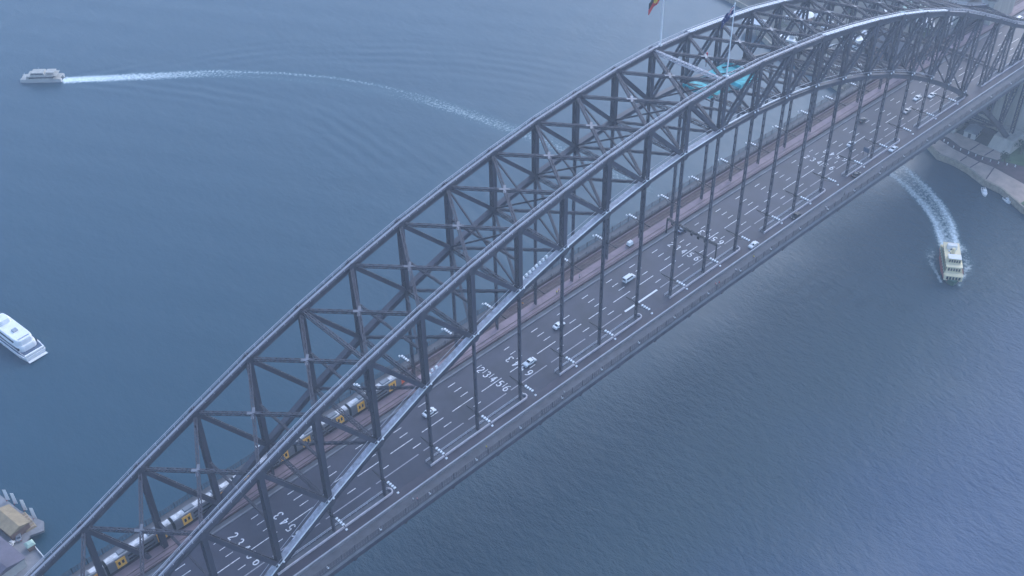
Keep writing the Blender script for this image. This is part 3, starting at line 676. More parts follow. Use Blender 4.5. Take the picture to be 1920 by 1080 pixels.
for k in range(9):
    xc = -121.6-20.4*k; z = zd(xc)+0.55
    c = place(CM['body'], 'carriage', TR, (xc, 0, z)); c.rotation_euler = (0, 2*4.14*xc/250**2, 0)
    place(CM['roof'], 'roof', c)
    for x in (-6.2, 6.2):
        place(CM['bogie'], 'bogie', c, (x, 0, 0)); place(CM['door'], 'door', c, (x, 0, 0))
        for q in (-.55, .55): place(CM['door_pane'], 'door_pane', c, (x+q, 0, 0))
    place(CM['win'], 'window', c); place(CM['win2'], 'lower_window', c)
    for x in (-4.5, 4.5): place(CM['air_con'], 'air_conditioner', c, (x, 0, 0))
    if k: place(CM['gang'], 'gangway', c, (10.2, 0, 0))
    else:
        m = MB(); pr = lambda w, h0, h1: [(-w, h0), (w, h0), (w, h1), (-w, h1)]
        m.loft([[(9.81, y, z_) for y, z_ in pr(1.5, .35, 3.9)], [(10.7, y, z_) for y, z_ in pr(1.42, .35, 3.5)], [(11.5, y, z_) for y, z_ in pr(1.2, .4, 2.0)]]); m.build('nose', 'train_orange', c)
        m = MB(); m.loft([[(10.05, y, z_) for y, z_ in pr(1.3, 3.6, 3.85)], [(10.8, y, z_) for y, z_ in pr(1.25, 3.3, 3.6)], [(11.45, y, z_) for y, z_ in pr(1.0, 2.2, 2.5)]]); m.build('windscreen', 'glass', c)

# ================================================================ ROAD VEHICLES
def car_parts(kind):
    d = []
    if kind == 'van':
        L, Wd, H = 5.2, 1.95, 2.1
        side = [(-2.6, .45), (-2.6, 1.2), (-2.5, 2.0), (-2.3, 2.1), (1.0, 2.1), (1.75, 1.35), (2.5, 1.1), (2.6, .8), (2.6, .4)]
        ws = ((1.08, 2.02), (1.72, 1.38)); rw = ((-2.57, 1.95), (-2.62, 1.3)); sw = (-1.9, 0.9, 1.35, 1.9)
    else:
        L, Wd, H = 4.5, 1.82, 1.45
        side = [(-2.25, .35), (-2.25, .85), (-2.1, .98), (-1.55, 1.02), (-0.95, 1.45), (0.35, 1.45), (1.05, 1.0), (2.0, .85), (2.25, .65), (2.25, .3)]
        ws = ((0.40, 1.42), (1.02, 1.04)); rw = ((-0.99, 1.42), (-1.5, 1.06)); sw = (-1.0, 0.55, 1.03, 1.36)
    m = MB(); hw = Wd/2
    def half(z): return hw-0.10*max(0, (z-0.9))/0.6
    rings = []
    for s_, ins in ((-1, 0.06), (-1, 0.0), (1, 0.0), (1, 0.06)):
        rings.append([(x*(1-ins*.3), s_*(half(z)-(ins if ins else 0)*-1*0 - (0.0)), z) if not ins else (x*0.98, s_*(half(z)+0.0), z*0.985+.006) for x, z in side])
    a = [(x*.985, -half(z), z*.985+.005) for x, z in side]; b_ = [(x, -half(z)+.12, z) for x, z in side]; c_ = [(x, half(z)-.12, z) for x, z in side]; e = [(x*.985, half(z), z*.985+.005) for x, z in side]
    m.loft([a, b_, c_, e]); d.append(('body', m, None))
    def pane(p, q, w):
        (x0, z0), (x1, z1) = p, q; m = MB(); nx_, nz_ = (z0-z1), (x1-x0); l = math.hypot(nx_, nz_); ox, oz = 0.015*abs(nx_)/l*(1 if x1 > x0 else -1), 0.015*abs(nz_)/l+0.008
        m.add([(x0+ox, -w+.1, z0+oz), (x0+ox, w-.1, z0+oz), (x1+ox, w, z1+oz), (x1+ox, -w, z1+oz)], [(0, 1, 2, 3)]); return m
    d.append(('windscreen', pane(*ws, hw-.2), 'glass')); d.append(('rear_window', pane(*rw, hw-.22), 'glass'))
    for s_ in (-1, 1):
        m = MB(); x0, x1, z0, z1 = sw
        y0, y1 = half(z0)+.012, half(z1)+.012
        m.add([(x0-.35*(kind != 'van'), s_*y0, z0), (x1+.42, s_*y0, z0), (x1-.1, s_*y1, z1), (x0+.05, s_*y1, z1)], [(0, 1, 2, 3)]); d.append(('side_window', m, 'glass'))
    for x in (-L*.3, L*.31):
        for s_ in (-1, 1): d.append(('wheel', MB().cyl((x, s_*(hw-.2), .33), (x, s_*(hw+.02), .33), .33, .33, 12), 'black'))
    for s_ in (-1, 1):
        z = .68 if kind != 'van' else .85
        d.append(('headlight', MB().box(L/2-.08, L/2+.015, s_*(hw-.38)-.2, s_*(hw-.38)+.2, z-.08, z+.08), 'lamp_white')); d.append(('tail_light', MB().box(-L/2-.015, -L/2+.05, s_*(hw-.3)-.16, s_*(hw-.3)+.16, z, z+.18), 'lamp_red'))
    return [(n, mm.mesh(n, mt or 'car_white'), mt) for n, mm, mt in d]
CP = {'car': car_parts('car'), 'van': car_parts('van')}
def vehicle(kind, x, y, head, paint, label, z=None, rz=None):
    t = thing('van' if kind == 'van' else 'car', label, kind, (x, y, (zd(x)+0.02) if z is None else z), (0 if head > 0 else math.pi) if rz is None else rz)
    for n, me, mt in CP[kind]:
        o = place(me, n, t)
        if mt is None and paint != 'car_white': o.material_slots[0].link = 'OBJECT'; o.material_slots[0].material = M[paint]
    return t
vehicle('van', -21.5, 1.0, 1, 'car_white', 'large white van on the open road at mid-picture')
vehicle('car', -56.5, 1.0, 1, 'car_white', 'white car half hidden behind a hanger, between two lane-number rows')
vehicle('car', -76.0, -5.0, -1, 'car_white', 'white car with dark windows driving over upside-down lane numbers')
vehicle('car', -113.5, 0.9, 1, 'car_white', 'white car nearest the train, lowest vehicle on the road')
vehicle('car', 25.3, -17.7, -1, 'car_white', 'white car in the outer lane left of the sign gantry shadow')
vehicle('car', 51.6, -17.7, -1, 'car_dark', 'dark car in the outer lane beyond the white one')
vehicle('car', 14.3, 6.6, 1, 'car_blue', 'grey-blue car in the lane nearest the railway')
vehicle('car', 110.8, -3.4, 1, 'car_white', 'white car just past the farthest row of lane numbers')
vehicle('car', 119.6, -17.6, -1, 'car_white', 'white car in the outer lane near the far end')
vehicle('car', 131.0, 4.2, 1, 'car_dark', 'dark car in the middle of the far roadway')
vehicle('car', 151.5, -4.8, -1, 'car_silver', 'pale silver car under the falling end of the arch')
vehicle('car', 165.2, -1.8, -1, 'car_white', 'small white car leading a pair near the far arch foot')
vehicle('car', 172.0, -5.0, -1, 'car_white', 'small white car following close behind near the far arch foot')
vehicle('van', 276.0, 6.5, 1, 'car_white', 'white van on the approach road at the top right corner')
vehicle('car', 92, -17.7, 1, 'car_dark', 'dark car in the outer lane beside the farthest lane numbers')

# ================================================================ PEOPLE
def person_mesh(walk):
    s = 1 if walk else 0
    J = {'pel': (0, 0, .95, .15, .11), 'bel': (0, 0, 1.12, .15, .11), 'che': (0, 0, 1.34, .18, .12), 'nek': (0, 0, 1.50, .06, .06), 'hed': (.02, 0, 1.60, .09, .095), 'top': (.02, 0, 1.73, .075, .085)}
    E_ = [('pel', 'bel'), ('bel', 'che'), ('che', 'nek'), ('nek', 'hed'), ('hed', 'top')]
    for k, q in ((-1, 1), (1, -1)):
        n = 'L' if k < 0 else 'R'; f = .18*q*s
        J['hip'+n] = (0, .10*k, .88, .10, .10); J['kne'+n] = (f*.7+.02, .10*k, .48, .065, .065); J['ank'+n] = (f, .10*k, .09, .045, .045); J['toe'+n] = (f+.16, .11*k, .04, .04, .035)
        J['sho'+n] = (0, .19*k, 1.42, .06, .06); J['elb'+n] = (-f*.5-.03, .25*k, 1.14, .045, .045); J['wri'+n] = (-f*.9+.06, .25*k, .90, .032, .032); J['han'+n] = (-f*.9+.09, .25*k, .80, .035, .025)
        E_ += [('pel', 'hip'+n), ('hip'+n, 'kne'+n), ('kne'+n, 'ank'+n), ('ank'+n, 'toe'+n), ('che', 'sho'+n), ('sho'+n, 'elb'+n), ('elb'+n, 'wri'+n), ('wri'+n, 'han'+n)]
    ks = list(J); me = bpy.data.meshes.new('tmp'); me.from_pydata([J[k][:3] for k in ks], [(ks.index(a), ks.index(b)) for a, b in E_], [])
    o = bpy.data.objects.new('tmp', me); COL.objects.link(o); md = o.modifiers.new('s', 'SKIN')
    for i, k in enumerate(ks):
        sv = me.skin_vertices[0].data[i]; sv.radius = J[k][3:]; sv.use_root = (k == 'pel')
    o.modifiers.new('d', 'SUBSURF').levels = 1
    bpy.context.view_layer.update()
    out = bpy.data.meshes.new_from_object(o.evaluated_get(bpy.context.evaluated_depsgraph_get())); bpy.data.objects.remove(o)
    out.name = 'body'; out.materials.clear()
    for n in ('skin', 'greycloth', 'denim', 'black'): out.materials.append(M[n])
    for p_ in out.polygons:
        x, y, z = p_.center; p_.use_smooth = True
        p_.material_index = 3 if z < .1 else 2 if z < .93 and abs(y) < .21 else 1 if z < 1.49 and not (abs(y) > .2 and z < 1.1) else 0
    return out
PM = {True: person_mesh(True), False: person_mesh(False)}
hm = MB(); rings = []
for z, r0 in ((1.62, .098), (1.68, .105), (1.75, .09), (1.79, .04)): rings.append([(-.012+r0*math.cos(a), r0*.95*math.sin(a), z+(.05 if math.cos(a) > .5 and z < 1.7 else 0)) for a in np.linspace(0, 2*math.pi, 10, endpoint=False)])
hm.loft(rings); HM = hm.mesh('hair', 'hair', True)
def person(x, y, shirt, label, rz=0, walk=True, z=None, group=None):
    t = thing('person', label, 'person', (x, y, (zd(x)+.19) if z is None else z), rz, group)
    b = place(PM[walk], 'body', t); b.material_slots[1].link = 'OBJECT'; b.material_slots[1].material = M[shirt]
    place(HM, 'hair', t); return t
person(-139.3, -22.2, 'white', 'leftmost walker in white on the near footway', 0)
person(-138.4, -22.9, 'pinkcloth', 'walker in pink beside the leftmost white one on near footway', 0)
person(-111.2, -22.4, 'hivis', 'lone walker in yellow vest on the near footway', math.pi)
person(-78.5, -22.8, 'white', 'lone walker in white left of the middle on near footway', 0)
person(-3.0, -22.6, 'pinkcloth', 'walker in pale pink beside one in red on near footway', math.pi)
person(-1.6, -23.0, 'red', 'walker in red on the near footway at mid-picture', math.pi)
person(8.4, -22.6, 'white', 'walker in white just right of the one in red', 0)
person(19.0, -22.4, 'hivis', 'walker in bright vest below the white outer-lane car', 0)
person(63.5, -22.8, 'white', 'walker in white high on the near footway, beyond the dark car', math.pi)
person(76.4, -22.6, 'greycloth', 'walker in grey near the upper end of the near footway', 0)
person(103, -22.6, 'white', 'farthest walker on the near footway, in white', 0)
person(-44.9, 14.9-1.6, 'hivis', 'track worker in yellow vest on the pink track bed, left one', 1.0, False, zd(-45)+.06)
person(-43.6, 15.2-1.6, 'orange_vest', 'track worker in orange vest beside the yellow one on pink bed', 2.0, False, zd(-44)+.06)
person(15.4, 14.0, 'hivis', 'lone track worker in yellow vest near mid-bridge on pink bed', 0.3, False, zd(15)+.06)
person(-33, 13.8, 'white', 'track worker in white on the pink bed, middle one', 0.3, False, zd(-33)+.06)
person(-57.5, 17.2, 'orange_vest', 'track worker in orange on the brown outer track', 0.3, False, zd(-57)+.06)
# work trolley and tools on the track
w = thing('track_trolley', 'white covered track trolley standing on the pink track bed', 'trolley', (-6.2, 14.0, zd(-6)+.06))
MB().box(-1.3, 1.3, -.9, .9, .45, .65).build('platform', 'dark', w); MB().tbox(-1.1, 1.1, -.8, .8, .66, 1.9, .15, .2).build('cover', 'white', w)
for x in (-.9, .9):
    for y in (-.75, .75): MB().cyl((x, y-.06, .25), (x, y+.06, .25), .22, .22, 10).build('wheel', 'black', w)
# white bags on the lower chord walkway
for k in range(8):
    q = BOTN[-1][9].lerp(BOTN[-1][10], 0.15+0.075*k)
    o = MB().tbox(-.45, .45, -.32, .32, 0, .7, .1, .08).build('white_bag', 'white', None, loc=(q.x, q.y+1.0, q.z+1.65))
    tag(o, '%s white bag from the left in row on the near lower chord' % ORD[k+1], 'bag', 'row of white bags on the lower chord')
for k in range(3):
    q = BOTN[-1][7].lerp(BOTN[-1][8], 0.12+0.07*k)
    o = MB().tbox(-.45, .45, -.3, .3, 0, .8, .1, .08).build('white_bundle', 'white', None, loc=(q.x, q.y+0.8+.4*(k % 2), q.z+1.65))
    tag(o, '%s white bundle from left on the lower chord above the train nose' % ORD[k+1], 'bundle', 'white bundles on lower chord')

# ================================================================ BOATS
def hull_rings(L, B, z0, z1, stern=1.0, fl=0.85):
    out = []
    st = [(-.5, .82*stern), (-.35, .97), (0, 1.0), (.25, .9), (.38, .62), (.46, .3), (.5, .03)]
    for u, w in st:
        x = u*L; b = B/2*w; zt_ = z1+(0.35*max(0, u-.1)*2)
        out.append([(x*.97, -b*fl, z0), (x, -b, zt_), (x, b, zt_), (x*.97, b*fl, z0)])
    return out
def ferry(loc, rz, label):
    t = thing('ferry', label, 'ferry', loc, rz); L, B = 26, 8.4
    m = MB(); st = [(-.5, .12), (-.44, .55), (-.34, .85), (-.2, 1), (.2, 1), (.34, .85), (.44, .55), (.5, .12)]
    m.loft([[(u*L*.96, -w*B*.40, -.6), (u*L, -w*B*.5, 1.5+2*abs(u)**3*4), (u*L, w*B*.5, 1.5+2*abs(u)**3*4), (u*L*.96, w*B*.40, -.6)] for u, w in st]); m.build('hull', 'ferry_green', t)
    m = MB(); m.loft([[(u*L*.99, -w*B*.515, 1.25), (u*L*.99, -w*B*.515, 1.62), (u*L*.99, w*B*.515, 1.62), (u*L*.99, w*B*.515, 1.25)] for u, w in st[1:-1]]); m.build('rubbing_strake', 'ferry_red', t)
    MB().box(-11.3, 11.3, -3.75, 3.75, 1.66, 4.1).build('main_cabin', 'cream', t)
    for s in (-1, 1): MB().box(-11.0, 10.6, s*3.84-.06, s*3.84+.06, 1.66, 2.5).build('side_panel', 'ferry_red', t)
    MB().box(-10.6, 10.6, -3.95, 3.95, 4.12, 4.3).build('upper_deck', 'cream', t)
    uc = MB().tbox(-9.2, 8.6, -3.2, 3.2, 4.32, 6.6, .1, .15).build('upper_cabin', 'cream', t)
    MB().box(-9.6, 8.4, -3.4, 3.4, 6.62, 6.8).build('cabin_roof', 'cream', t)
    wh = MB().tbox(2.2, 5.7, -2.7, 2.7, 6.82, 8.9, .1, .1).build('wheelhouse', 'cream', t)
    MB().box(2.1, 5.5, -2.7, 2.7, 8.92, 9.05).build('wheelhouse_roof', 'white', t)
    wh2 = MB().tbox(-7.0, -4.4, -2.1, 2.1, 6.82, 8.6, .3, .2).build('wheelhouse', 'white', t)
    MB().cyl((-1, 0, 6.8), (-1.3, 0, 9.6), .9, .75, 12).build('funnel', 'cream', t); MB().cyl((0.6, 0, 6.8), (1.8, 0, 11.5), .1, .06, 6).build('mast', 'white', t)
    for zc, xf, w, n in ((3.0, 11.32, 3.1, 5), (5.5, 8.56, 2.7, 5), (7.9, 5.66, 2.5, 5)):
        for k in range(n):
            y = -w+2*w*(k+.5)/n; MB().box(xf-.05, xf+.06, y-w/n*.72, y+w/n*.72, zc-.75, zc+.65).build('front_window', 'glass', t)
    for k in range(9):
        for s in (-1, 1):
            x = -8.4+k*2.0; MB().box(x-.6, x+.6, s*3.10-.06+s*.02, s*3.10+.06+s*.02, 5.1, 6.0).build('side_window', 'glass', uc); MB().box(x-.6, x+.6, s*3.75-.04, s*3.75+.04, 2.4, 3.4).build('side_window', 'glass', t)
    for k in range(7): MB().tbox(-8+k*1.6, -7.2+k*1.6, -1.8+.5*(k % 3), -.9+.5*(k % 3), 6.82, 7.3, .1, .1).build('roof_locker', 'white' if k % 2 else 'roof_grey', t)
    for s in (-1, 1): MB().box(-9.6, 9.6, s*3.86-.04, s*3.86+.04, 4.3, 5.1).build('bulwark', 'ferry_red' if s > 0 else 'ferry_green', t)
    return t
ferry((141.8, -44.8, 0.15), math.atan2(-12.9, -25.2)+0.12, 'cream and green double-ended ferry steaming toward the camera, right of bridge')
def cat_ferry(loc, rz, label):
    t = thing('catamaran_ferry', label, 'ferry', loc, rz); L = 24.5; t.scale = (0.94, 0.9, 0.8)
    for s in (-1, 1):
        m = MB(); m.loft([[(u*L, s*2.9-w*1.15, -.5), (u*L, s*2.9-w*1.25, 1.9+max(0, u)*1.2), (u*L, s*2.9+w*1.25, 1.9+max(0, u)*1.2), (u*L, s*2.9+w*1.15, -.5)] for u, w in ((-.5, .95), (0, 1), (.3, .9), (.45, .45), (.5, .08))]); m.build('hull', 'wall_pale', t)
    MB().box(-11.6, 9.0, -4.0, 4.0, 1.95, 2.3).build('main_deck', 'catgrey', t)
    MB().tbox(-8, 8.2, -3.7, 3.7, 2.31, 4.5, .5, .1).build('main_cabin', 'catgrey', t)
    MB().box(-8.02, 6.5, -3.72, 3.72, 3.0, 3.9).build('cabin_windows', 'glass', t)
    MB().box(-10.2, 7.6, -3.8, 3.8, 4.52, 4.72).build('upper_deck', 'catgrey', t)
    MB().tbox(-3, 5.6, -2.9, 2.9, 4.73, 6.7, .7, .2).build('wheelhouse', 'catgrey', t)
    MB().box(-2.2, 4.95, -2.86, 2.86, 5.4, 6.1).build('wheelhouse_windows', 'glass', t)
    MB().tbox(-9, -3.4, -2.6, 2.6, 6.5, 6.75, .1, .1).build('awning', 'catgrey', t)
    for x in (-8.6, -3.8):
        for s in (-1, 1): MB().box(x-.06, x+.06, s*2.4-.06, s*2.4+.06, 4.73, 6.5).build('awning_post', 'white', t)
    MB().cyl((1, 0, 6.7), (.4, 0, 9.4), .12, .06, 6).build('mast', 'white', t); MB().box(8.6, 11.6, -3.0, 3.0, 2.32, 2.5).build('foredeck', 'catgrey', t)
    MB().cyl((9.8, 0, 2.5), (9.8, 0, 5.6), .1, .06, 6).build('flagstaff', 'white', t); MB().box(-8.02-.1, -8.0, -1.2, 1.2, 2.35, 4.2).build('stern_door', 'dark', t)
    return t
cat_ferry((-60.5, 402.6, 0.1), math.atan2(15.5, -17.1), 'small cream catamaran ferry trailing a long curved wake, top left')
def cruiser(loc, rz, label):
    t = thing('cruise_boat', label, 'boat', loc, rz); L, B = 36, 10.6
    m = MB(); m.loft(hull_rings(L, B, -.6, 2.4)); m.build('hull', 'white', t)
    m = MB(); m.loft([[(u*L, -B/2*w*.93, 2.42), (u*L, -B/2*w*.93, 2.55), (u*L, B/2*w*.93, 2.55), (u*L, B/2*w*.93, 2.42)] for u, w in ((-.49, .82), (-.35, .95), (0, .97), (.25, .86), (.36, .6))]); m.build('deck', 'car_blue', t)
    def sup(x0, x1, w, z0, z1, nm, mt, tx=.6):
        m = MB(); n = 10; rg = []
        for z, k in ((z0, 0), (z0+(z1-z0)*.7, .1), (z1, .45)):
            loop = []
            for a in np.linspace(0, 2*math.pi, 28, endpoint=False):
                c, s_ = math.cos(a), math.sin(a); ex = 0.38
                loop.append(((x0+x1)/2+((x1-x0)/2-k*tx)*math.copysign(abs(c)**ex, c), (w-k)*math.copysign(abs(s_)**ex, s_), z))
            rg.append(loop)
        m.loft(rg); return m.build(nm, mt, t, smooth=False)
    sup(-14.0, 11.5, 4.3, 2.56, 5.0, 'main_saloon', 'white'); sup(-13.0, 9.6, 3.9, 5.02, 7.4, 'upper_saloon', 'white'); sup(1.5, 7, 2.6, 7.42, 9.4, 'wheelhouse', 'white')
    MB().box(-12.6, 10, -4.35, 4.35, 3.4, 4.3).build('saloon_windows', 'glass', t); MB().box(-9.5, 8, -3.95, 3.95, 5.8, 6.7).build('upper_windows', 'glass', t)
    MB().box(-11.6, -11.0, -2.4, 2.4, 7.41, 7.56).build('roof_seam', 'car_silver', t); MB().box(-6, -4, -1, 1, 7.42, 8.0).build('roof_hatch', 'car_silver', t)
    MB().box(-17.6, -16.9, -4.3, 4.3, 2.56, 3.35).build('stern_bench', 'white', t); MB().box(-19.3, -17.9, -4.1, 4.1, 0.5, 0.75).build('swim_platform', 'white', t)
    for s in (-1, 1):
        for h in (3.1, 3.5): MB().beam((-17.4, s*4.25, h), (8, s*4.75, h), .07, .07).build('rail', 'white', t)
    MB().cyl((4.5, 0, 9.4), (4, 0, 12), .12, .06, 6).build('mast', 'white', t)
    return t
cruiser((-171.8, 200.5, 0.05), math.radians(96), 'large white cruise boat with rounded cabins, cut by the left edge')
def yacht(loc, rz, label, L=7.0):
    t = thing('motor_launch', label, 'boat', loc, rz); m = MB(); m.loft(hull_rings(L, 2.5, -.3, .8)); m.build('hull', 'white', t)
    MB().tbox(-L*.2, L*.15, -.85, .85, .82, 1.7, .3, .12).build('cabin', 'white', t); MB().box(-L*.17, L*.1, -.84, .84, 1.1, 1.45).build('cabin_window', 'glass', t)
    MB().box(-L*.45, -L*.24, -.9, .9, .6, .86).build('cockpit', 'dark', t); MB().cyl((0, 0, 1.7), (0, 0, 3.2), .05, .03, 6).build('mast', 'white', t)
yacht((206.5, -26.5, 0), math.radians(215), 'small white launch lying just off the right-hand seawall')
yacht((207.5, -37.5, 0), math.radians(240), 'smaller white launch close to seawall at right picture edge', 5.0)

# ================================================================ NORTH SHORE THINGS
def tree_mesh(seed, n=520):
    r = random.Random(seed); m = MB()
    cl = [(r.uniform(-1.9, 1.9), r.uniform(-1.9, 1.9), r.uniform(3.6, 6.8), r.uniform(1.0, 1.7)) for _ in range(11)]
    for k in range(n):
        cx, cy, cz, cr_ = r.choice(cl); d = Vector((r.gauss(0, 1), r.gauss(0, 1), r.gauss(0, .8))).normalized()*cr_*r.uniform(.55, 1.05)
        c = Vector((cx, cy, cz))+d; a = Vector((r.gauss(0, 1), r.gauss(0, 1), r.gauss(0, .5))).normalized(); b = a.cross(Vector((r.gauss(0, 1), r.gauss(0, 1), r.gauss(0, 1)))).normalized()
        s_ = r.uniform(.22, .42); m.add([c+a*s_, c+b*s_*.7, c-a*s_, c-b*s_*.7], [(0, 1, 2, 3)])
    crown = m.mesh('crown', 'leaf')
    m = MB(); m.cyl((0, 0, 0), (.1, 0, 2.8), .28, .18, 8)
    for cx, cy, cz, _ in cl[:6]: m.cyl((.1, 0, 2.6), (cx, cy, cz), .13, .04, 6)
    return crown, m.mesh('trunk', 'bark')
TM = [tree_mesh(k) for k in range(4)]
TREES = [(229.0, -23.5, 1.0, 'leafy tree where the sandstone promenade meets the lawn'), (246, -24, 1.1, 'tree on the upper lawn left of the pylon foot'), (252, -35, 1.3, 'tree on the upper lawn at the right picture edge'), (251, 30, 1.2, 'tree at the foot of the arch behind the roadway'), (256, 44, 1.4, 'broad tree between arch foot and fairground hall'), (262, 118, 1.1, 'tree on the waterfront left of the white rides'), (272, 138, 1.0, 'tree behind the waterfront kiosks'), (278, 158, 1.2, 'tree at the bay corner by the sandstone wall'), (310, 118, 1.3, 'tree right of the white fairground rides'), (316, 132, 1.5, 'tall tree behind the white fairground rides'), (322, 96, 1.4, 'tree beside the parked coach'), (346, 116, 1.6, 'tree behind the pale green roof'), (362, 88, 1.4, 'tree right of the pale green roof'), (330, 150, 1.6, 'tree at the top edge above the arch'), (308, 160, 1.3, 'tree behind the bay promenade'), (372, 106, 1.6, 'tree farthest up the hill by the approach road'), (318, 70, 1.3, 'tree beside the railway approach'), (300, 176, 1.2, 'tree nearest the far bay shore')]
for k, (x, y, s_, lb) in enumerate(TREES):
    t = thing('tree', lb, 'tree', (x, y, 2.9), k*1.3, 'trees on the far shore'); t.scale = (s_, s_, s_*1.05)
    place(TM[k % 4][0], 'crown', t); place(TM[k % 4][1], 'trunk', t)
def building(name, loc, rz, w, d, h, wall, roof, label, gable=0.0, floors=2, nw=5, parapet=False):
    t = thing(name, label, 'building', loc, rz)
    MB().box(-w/2, w/2, -d/2, d/2, 0, h).build('wall', wall, t)
    if gable:
        m = MB(); m.loft([[(x, -d/2-.5, h+.02), (x, 0, h+gable), (x, d/2+.5, h+.02)] for x in (-w/2-.4, w/2+.4)]); ro = m.build('roof', roof, t)
        for k in range(int(w/5)): MB().beam((-w/2+2.5+k*5, -d/2-.4, h+.12), (-w/2+2.5+k*5, 0, h+gable+.08), .25, .14).build('roof_rib', roof, ro)
    else:
        ro = MB().box(-w/2-.3, w/2+.3, -d/2-.3, d/2+.3, h+.01, h+.4).build('roof', roof, t)
        MB().tbox(-w*.25, w*.02, -d*.2, d*.2, h+.42, h+2.2, .1, .1).build('plant_room', 'wall_pale', ro); MB().box(w*.15, w*.3, -d*.25, d*.05, h+.42, h+1.4).build('air_handler', 'car_silver', ro)
    for f in range(floors):
        z = h*(f+.35)/floors
        for k in range(nw):
            x = -w/2+w*(k+.5)/nw
            for s_ in (-1, 1): MB().box(x-w/nw*.3, x+w/nw*.3, s_*d/2-.05, s_*d/2+.05, z, z+h/floors*.45).build('window', 'glass', t)
    for s_ in (-1, 1): MB().box(s_*w/2-.05, s_*w/2+.05, -d*.12, d*.12, 0, 2.6).build('door', 'dark', t)
    return t
rc = thing('roller_coaster', 'white lattice roller coaster loop by the waterfront behind the hangers', 'coaster', (256, 88, 2.9), math.radians(-8))
cp = []
for k in range(48):
    a = 2*math.pi*k/48; cp.append(Vector((8.5*math.cos(a)+1.5*math.cos(3*a), 19*math.sin(a), 6.5+3.5*math.sin(2*a+.6)+1.2*math.sin(5*a))))
m = MB(); tr_ = MB()
for k in range(48):
    a, b = cp[k], cp[(k+1) % 48]
    for q in (-.6, .6): m.beam(a, b, .22, .22, off=(q, 0))
    tr_.beam(a+(b-a).cross(Vector((0, 0, 1))).normalized()*.9, a-(b-a).cross(Vector((0, 0, 1))).normalized()*.9, .35, .12)
m.build('track', 'white', rc); tr_.build('track_ties', 'white', rc, kind='stuff')
for k in range(0, 48):
    p_ = cp[k]; MB().beam((p_.x, p_.y, 0), (p_.x, p_.y, p_.z-.1), .2, .2).build('support', 'white', rc)
    if k % 2: q = cp[(k+1) % 48]; MB().beam((p_.x, p_.y, .5), (q.x, q.y, q.z-.6), .15, .15).build('brace', 'white', rc)
building('fairground_hall', (287, 60, 2.9), math.radians(80), 44, 16, 8, 'wall_brick', 'roof_dark', 'dark roofed long hall beside the railway approach', 4.5, 2, 8)
building('terrace_building', (352, 97, 3), math.radians(20), 26, 13, 4, 'white', 'roof_green', 'white building with pale green angular roof at the top edge', 3, 2, 6)
building('office_block', (345, 66, 3), math.radians(10), 24, 14, 9, 'wall_pale', 'roof_grey', 'flat roofed pale office block behind the far pylon', 0, 3, 7)
building('office_block', (388, 128, 3), math.radians(30), 34, 22, 18, 'wall_brick', 'roof_dark', 'brick flat roofed block at far top right', 0, 5, 8)
building('waterfront_shed', (268, 154.2, 2.9), math.radians(110), 12, 7, 4, 'wall_pale', 'white', 'small shed with white roof by the far bay', 2, 1, 3)
building('boat_shed', (264, 126, 2.9), math.radians(100), 11, 8, 4.5, 'wall_pale', 'white', 'white roofed square shed seen through the crown of the arch', 0, 1, 3)
building('apartment_house', (322, 168, 3), math.radians(55), 20, 14, 13, 'wall_brick', 'roof_red', 'brick house with terracotta roof near the bay', 4, 4, 5)
building('workshop', (300, 84, 2.9), math.radians(80), 20, 12, 7, 'wall_brick', 'roof_dark', 'low dark workshop between hall and railway', 3, 1, 5)
building('pavilion', (291, 101, 2.9), math.radians(75), 14, 7, 5, 'white', 'white', 'long plain white pavilion standing behind the near top chord', 0, 1, 2)
building('marquee', (301, 93, 2.9), math.radians(85), 16, 4, 3.4, 'white', 'white', 'narrow white marquee right of the plain white pavilion', 1.2, 1, 4)
building('marquee', (337, 81, 3), math.radians(30), 9, 7, 4, 'white', 'white', 'small white marquee with ridged roof behind the far truss end', 1.5, 1, 3)
# fairground ride, tents and kiosks
t = thing('carousel', 'round white tent topped fairground carousel', 'carousel', (296, 139, 2.9))
m = MB(); m.cyl((0, 0, 4), (0, 0, 7.5), 6.2, .3, 16); m.build('canopy', 'white', t); MB().cyl((0, 0, 0), (0, 0, .5), 5.6, 5.6, 16).build('platform', 'wall_brick', t)
MB().cyl((0, 0, .5), (0, 0, 4.2), 1.0, 1.0, 12).build('centre_drum', 'cream', t); MB().cyl((0, 0, 7.4), (0, 0, 9), .12, .04, 6).build('finial', 'red', t)
for k in range(8): MB().cyl((4.6*math.cos(k*.785), 4.6*math.sin(k*.785), .5), (4.6*math.cos(k*.785), 4.6*math.sin(k*.785), 4.6), .09, .09, 6).build('pole', 'cream', t)
KS = [(284, 131), (289, 145), (303, 134), (301, 124), (305, 119), (299, 117), (294, 122), (308, 127), (292, 130)]
for k, (x, y) in enumerate(KS):
    t = thing('fairground_tent', '%s small white peaked tent counting back from the water' % ORD[k+1], 'tent', (x, y, 2.9), k*.5, 'white fairground tents')
    m = MB(); m.add([(-1.9, -1.9, 2.2), (1.9, -1.9, 2.2), (1.9, 1.9, 2.2), (-1.9, 1.9, 2.2), (0, 0, 4.2)], [(0, 1, 4), (1, 2, 4), (2, 3, 4), (3, 0, 4), (3, 2, 1, 0)]); m.build('canopy', 'white', t)
    for a in (-1.75, 1.75):
        for b in (-1.75, 1.75): MB().box(a-.06, a+.06, b-.06, b+.06, 0, 2.25).build('pole', 'white', t)
t = thing('coach', 'dark parked coach with white roof at top edge behind the arch', 'bus', (334, 105, 3), 0.9)
MB().tbox(-5.5, 5.5, -1.25, 1.25, .5, 3.0, .1, .08).build('body', 'car_dark', t); MB().box(-4.8, 4.6, -.9, .9, 3.01, 3.2).build('roof', 'white', t); MB().box(-5.2, 5.2, -1.27, 1.27, 1.6, 2.5).build('windows', 'glass', t)
